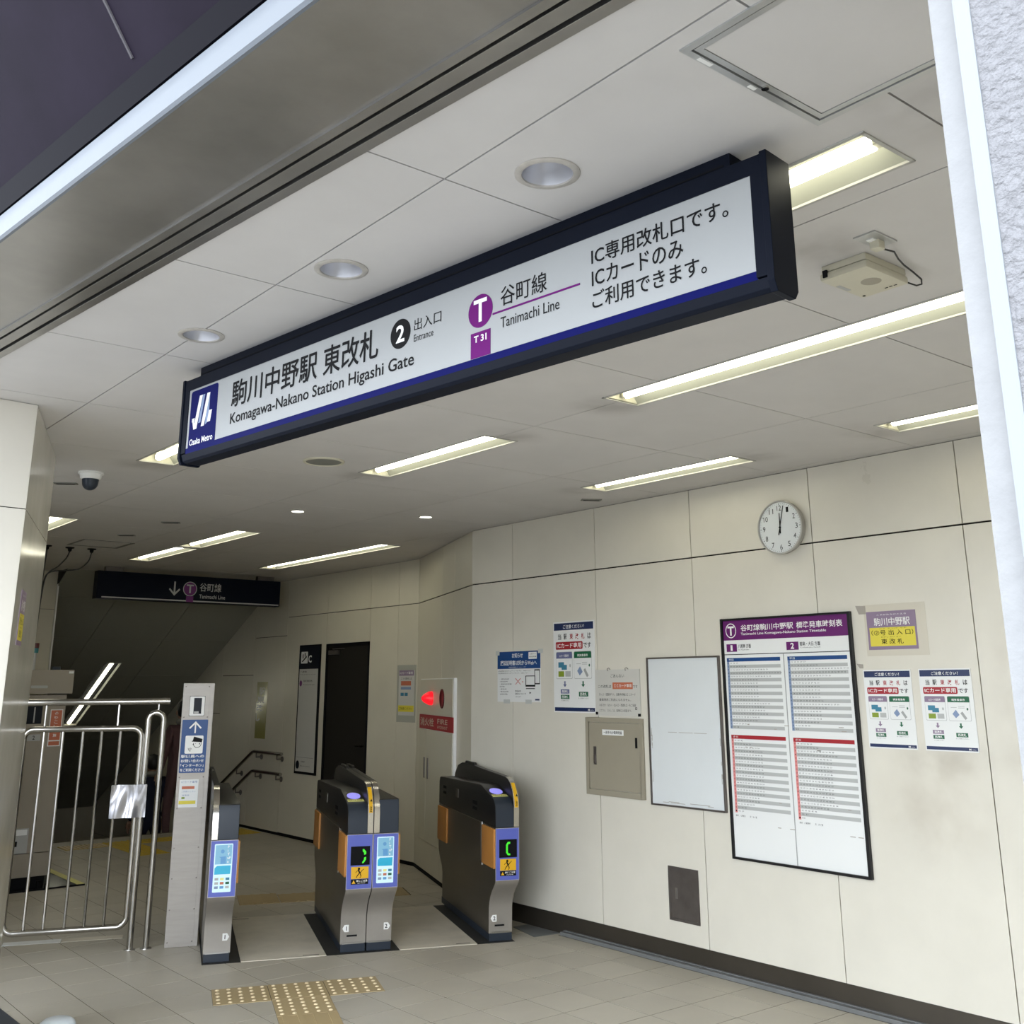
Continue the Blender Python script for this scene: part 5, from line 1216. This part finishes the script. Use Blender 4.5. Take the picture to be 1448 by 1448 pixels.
# ------------------------------------------------------------------ fare machine behind the barrier
FM = Fr((0, 9.69, 0), (1, 0, 0), ZV, (0, -1, 0))
r = thing('fare_machine', (2.73, 10.0, 0), 'tall beige fare adjustment machine numbered 2 behind the barrier', 'machine')
build('lower_body', MB().box(FM, 2.40, 2.905, .10, .28, -.75, 0), M['machine'], r, bevel=.003)
build('body', MB().box(FM, 2.40, 2.910, .284, 1.535, -.75, 0), M['machine'], r, bevel=.003)
build('top_box', MB().box(FM, 2.40, 2.945, 1.545, 1.742, -.78, .03), M['machine'], r, bevel=.003)
build('base', MB().box(FM, 2.42, 2.89, .012, .10, -.72, -.04), M['blackmat'], r)
build('top_handle', MB().prism(FM, rrect(2.60, 2.735, 1.59, 1.612, .008), .03, .036), M['machinegrey'], r)
rect('maker_label', FM, 2.90, 2.938, 1.712, 1.730, .030, .032, M['paper'], r)
build('display', MB().box(FM, 2.50, 2.722, 1.30, 1.445, 0, .003), M['glassdark'], r, bevel=.001)
rect('display_bezel', FM, 2.655, 2.665, 1.31, 1.435, .003, .006, M['machinegrey'], r)
npl = rect('number_plate', FM, 2.622, 2.728, 1.163, 1.215, 0, .003, M['machinegrey'], r)
mb = MB(); put_text(mb, FM, 2.665, 2.683, 1.173, 1.205, .0036, '2', .01, 2); build('number', mb, M['ink'], npl, fix=False)
os_ = rect('orange_sticker', FM, 2.79, 2.892, 1.115, 1.415, 0, .002, M['paper'], r)
rect('sticker_field', FM, 2.797, 2.885, 1.165, 1.408, .002, .0026, M['salmon'], os_); rect('sticker_foot', FM, 2.797, 2.885, 1.122, 1.155, .002, .0026, M['salmon'], os_)
mb = MB()
for k, ch in enumerate('のりこし精算'): put_text(mb, FM, 2.826, 2.856, 1.370-.036*k, 1.396-.036*k, .003, ch, .01, 1)
build('lettering', mb, M['paper'], os_, fix=False)
rp = build('return_panel', MB().box(FM, 2.58, 2.718, .285, .478, 0, .003), M['machinegrey'], r, bevel=.001)
rect('label', FM, 2.61, 2.705, .425, .468, .003, .005, M['paper'], rp); rect('ticket_slot', FM, 2.605, 2.635, .34, .38, .003, .005, M['ink'], rp)
build('feet', MB().tube([(2.83, 9.66, .012), (2.83, 9.66, .07)], .022, 10).tube([(2.875, 9.60, .012), (2.875, 9.60, .05)], .016, 10), M['blackmat'], r)
o = build('machine_base_plate', MB().box(WORLD, 2.25, 3.19, 9.625, 10.6, -.0013, .012), mat('polished_floor_plate', (.30, .31, .33), .12, 1.0), None); tag(o, 'mirror steel base plate under the beige fare machine', 'floor plate')
build('yellow_edge', MB().box(WORLD, 3.13, 3.192, 9.63, 10.6, .012, .0135), M['paleyellow'], o); build('dark_edge', MB().box(WORLD, 2.25, 3.192, 9.618, 9.626, -.001, .0125), M['blackmat'], o)
r = thing('signal_lamp', (2.645, 9.82, 1.745), 'small red and teal signal lamp standing on the beige machine', 'lamp')
build('pole', MB().tube([(2.642, 9.82, 1.742), (2.642, 9.82, 1.885)], .018, 14), M['machinegrey'], r, smooth=True)
build('teal_lens', MB().tube([(2.645, 9.82, 1.885), (2.646, 9.82, 1.925)], .026, 16), M['teal'], r, smooth=True); build('red_lens', MB().tube([(2.647, 9.82, 1.925), (2.648, 9.82, 1.968)], .026, 16), M['reddull'], r, smooth=True)
o = build('small_box', MB().box(WORLD, 2.80, 2.868, 9.80, 9.86, 1.742, 1.772), M['navy'], None, bevel=.003); tag(o, 'tiny dark box lying on top of the beige machine', 'box')
def cable(pts, rad, lb, nm='cable'):
    P = [Vector(p) for p in pts]; out = []
    for i in range(len(P)-1):
        p0 = P[max(i-1, 0)]; p1 = P[i]; p2 = P[i+1]; p3 = P[min(i+2, len(P)-1)]
        for k in range(6):
            t = k/6; out.append(.5*((2*p1)+(p2-p0)*t+(2*p0-5*p1+4*p2-p3)*t*t+(3*p1-p0-3*p2+p3)*t**3))
    out.append(P[-1]); o = build(nm, MB().tube(out, rad, 8), M['cablem'], None, smooth=True)
    tag(o, lb, 'cable'); return o
for (x, y, lb) in ((2.648, 9.82, 'first black cable outlet on the ceiling, hidden by the pillar edge'), (2.849, 9.84, 'middle black cable outlet on the far ceiling'), (3.037, 9.826, 'black cable outlet on the far ceiling nearest the dark sign')):
    o = build('cable_outlet', MB().lathe(Fr((x, y, H), (1, 0, 0), (0, 1, 0), (0, 0, -1)), [(.040, 0), (.038, .008), (.018, .012), (.016, .030), (.010, .038)], 16, cap1=True), M['blackmat'], None, smooth=True); tag(o, lb, 'cable outlet', 'black cable outlets on the ceiling')
cable([(3.037, 9.826, 2.78), (3.02, 9.84, 2.70), (2.95, 9.86, 2.63), (2.84, 9.88, 2.61), (2.75, 9.89, 2.60), (2.69, 9.90, 2.56), (2.668, 9.90, 2.40), (2.658, 9.90, 2.1), (2.648, 9.90, 1.80)], .006, 'black cable looping from the outlet near the dark sign down to the machine')
cable([(2.849, 9.84, 2.78), (2.83, 9.85, 2.72), (2.77, 9.87, 2.64), (2.71, 9.90, 2.59), (2.675, 9.91, 2.50), (2.662, 9.91, 2.2), (2.645, 9.91, 1.80)], .006, 'black cable dropping from the middle ceiling outlet')
cable([(2.648, 9.82, 2.80), (2.652, 9.86, 2.65), (2.654, 9.89, 2.45), (2.648, 9.90, 2.1), (2.636, 9.905, 1.80)], .009, 'thick black cable hanging straight down beside the pillar')

# bottom left corner
o = build('domed_shape', MB().lathe(Fr((1.845, 5.765, .012), (1, 0, 0), (0, 1, 0), (0, 0, .62)), [(.085, -.02), (.085, .02), (.080, .045), (.062, .068), (.035, .080), (.01, .084)], 32, cap1=True), M['domecap'], None, smooth=True)  # stand-in for an unidentified pale rounded object
tag(o, 'pale domed cap of a low bollard at the bottom left edge', 'shape')
o = build('blue_sheet', MB().prism(WORLD, [(1.30, 5.8), (1.735, 5.95), (1.725, 6.36), (1.62, 6.6)], .0, .008), M['navy'], None); tag(o, 'corner of an unidentified dark blue sheet at the bottom left edge', 'mat')  # flat stand-in for a dark blue corner of unknown kind

# ================================================================== PEOPLE ON THE STAIRS
def person(loc, height, cloth, label, hood=False, rz=0.0, wide=1.0):
    r = thing('person', loc, label, 'person', None, rz)
    s = height/1.70
    # seen from behind, walking away along +Y; joints (x, y, z), radius
    J = {'pelvis': ((0, 0, .92), .125), 'waist': ((0, .01, 1.05), .12), 'chest': ((0, .0, 1.25), .145), 'neckb': ((0, .01, 1.42), .075), 'neck': ((0, .02, 1.48), .055),
         'sl': ((-.15, 0, 1.38), .075), 'sr': ((.15, 0, 1.38), .075), 'el': ((-.22, -.02, 1.12), .055), 'er': ((.22, -.02, 1.12), .055), 'wl': ((-.21, .10, .90), .042), 'wr': ((.22, .12, .92), .042),
         'hl': ((-.09, 0, .86), .095), 'hr': ((.09, 0, .86), .095), 'kl': ((-.10, .08, .48), .065), 'kr': ((.10, -.02, .60), .065), 'al': ((-.10, .02, .09), .045), 'ar': ((.10, -.16, .255), .045), 'tl': ((-.10, .14, .04), .04), 'tr': ((.10, -.055, .20), .04)}
    E_ = [('pelvis', 'waist'), ('waist', 'chest'), ('chest', 'neckb'), ('neckb', 'neck'), ('chest', 'sl'), ('chest', 'sr'), ('sl', 'el'), ('sr', 'er'), ('el', 'wl'), ('er', 'wr'), ('pelvis', 'hl'), ('pelvis', 'hr'), ('hl', 'kl'), ('hr', 'kr'), ('kl', 'al'), ('kr', 'ar'), ('al', 'tl'), ('ar', 'tr')]
    K = list(J); me = bpy.data.meshes.new('body'); me.from_pydata([tuple(Vector(J[k][0])*s) for k in K], [(K.index(a), K.index(b)) for a, b in E_], [])
    o = bpy.data.objects.new('body', me); C.objects.link(o)
    md = o.modifiers.new('skin', 'SKIN'); sv = me.skin_vertices[0].data if me.skin_vertices else None
    if sv is None: return r
    for i, k in enumerate(K): q = J[k][1]*s*(wide if k in ('chest', 'sl', 'sr', 'waist', 'pelvis', 'el', 'er') else 1); sv[i].radius = (q, q*.8); sv[i].use_root = (k == 'pelvis')
    o.modifiers.new('sub', 'SUBSURF').levels = 2; o.modifiers['sub'].render_levels = 2
    me.materials.append(cloth); o.parent = r
    f = Fr((0, .02*s, 1.59*s), (1, 0, 0), (0, 1, 0), (0, 0, 1))
    def ell(nm, cx, cy, cz, rx, ry, rz_, m_, z0=-1, z1=1):
        mb = MB(); n = 12; pr2 = []
        for k in range(n+1):
            t = z0+(z1-z0)*k/n; t = max(-1, min(1, t)); pr2.append((math.sqrt(max(1e-4, 1-t*t)), t))
        fr_ = Fr((cx*s, cy*s, cz*s), (rx*s, 0, 0), (0, ry*s, 0), (0, 0, rz_*s)); mb.lathe(fr_, pr2, 20, cap0=True, cap1=True)
        q = build(nm, mb, m_, None, smooth=True); q.parent = r; q.matrix_parent_inverse = Matrix.Identity(4); return q
    ell('head', 0, .03, 1.58, .072, .088, .112, M['skin']); ell('hair', 0, .012, 1.605, .082, .096, .112, M['hair'], -.75, 1)
    ell('ear', -.078, .03, 1.57, .012, .02, .03, M['skin']); ell('ear', .078, .03, 1.57, .012, .02, .03, M['skin'])
    ell('collar', 0, .0, 1.465, .092, .085, .045, M['clothgrey'])
    for sg_ in (-1, 1):
        # relaxed hand: palm, four fingers and a thumb
        mb = MB(); b = Vector((sg_*.215, .13, .86))*s
        mb.tube([b+Vector((0, -.03, .03))*s, b, b+Vector((0, .01, -.05))*s], [.024*s, .032*s, .030*s], 10)
        for k in range(4):
            q = b+Vector((0, -.022+.018*k, -.05))*s; mb.tube([q, q+Vector((0, .004, -.035))*s, q+Vector((-sg_*.008, .010, -(.055+.006*(k % 3))))*s], [.009*s, .008*s, .006*s], 7)
        q = b+Vector((0, .03, -.01))*s; mb.tube([q, q+Vector((-sg_*.01, .02, -.03))*s, q+Vector((-sg_*.012, .022, -.05))*s], [.010*s, .009*s, .007*s], 7)
        hnd = build('hand', mb, M['skin'], None, smooth=True); hnd.parent = r; hnd.matrix_parent_inverse = Matrix.Identity(4)
    if hood:
        mb = MB(); mb.prism(Fr((0, -.13*s, 1.2*s), (s, 0, 0), (0, 0, s), (0, -s, 0)), rrect(-.15, .15, -.22, .16, .06), -.03, .10)
        q = build('backpack', mb, M['clothnavy'], None, bevel=.02, smooth=True); q.parent = r; q.matrix_parent_inverse = Matrix.Identity(4)
    return r
person((5.35, 13.93, -.155*6), 1.68, M['clothnavy'], 'person in dark navy clothes seen from behind, walking down the stairs', wide=1.12)
person((5.22, 12.74, -.155*2), 1.74, M['clothmaroon'], 'person in a maroon jacket on the stairs, mostly hidden by the steel post', hood=False, wide=1.22)
for _o in bpy.data.objects:
    if _o.get('label') == 'x': print('unlabelled', _o.name)
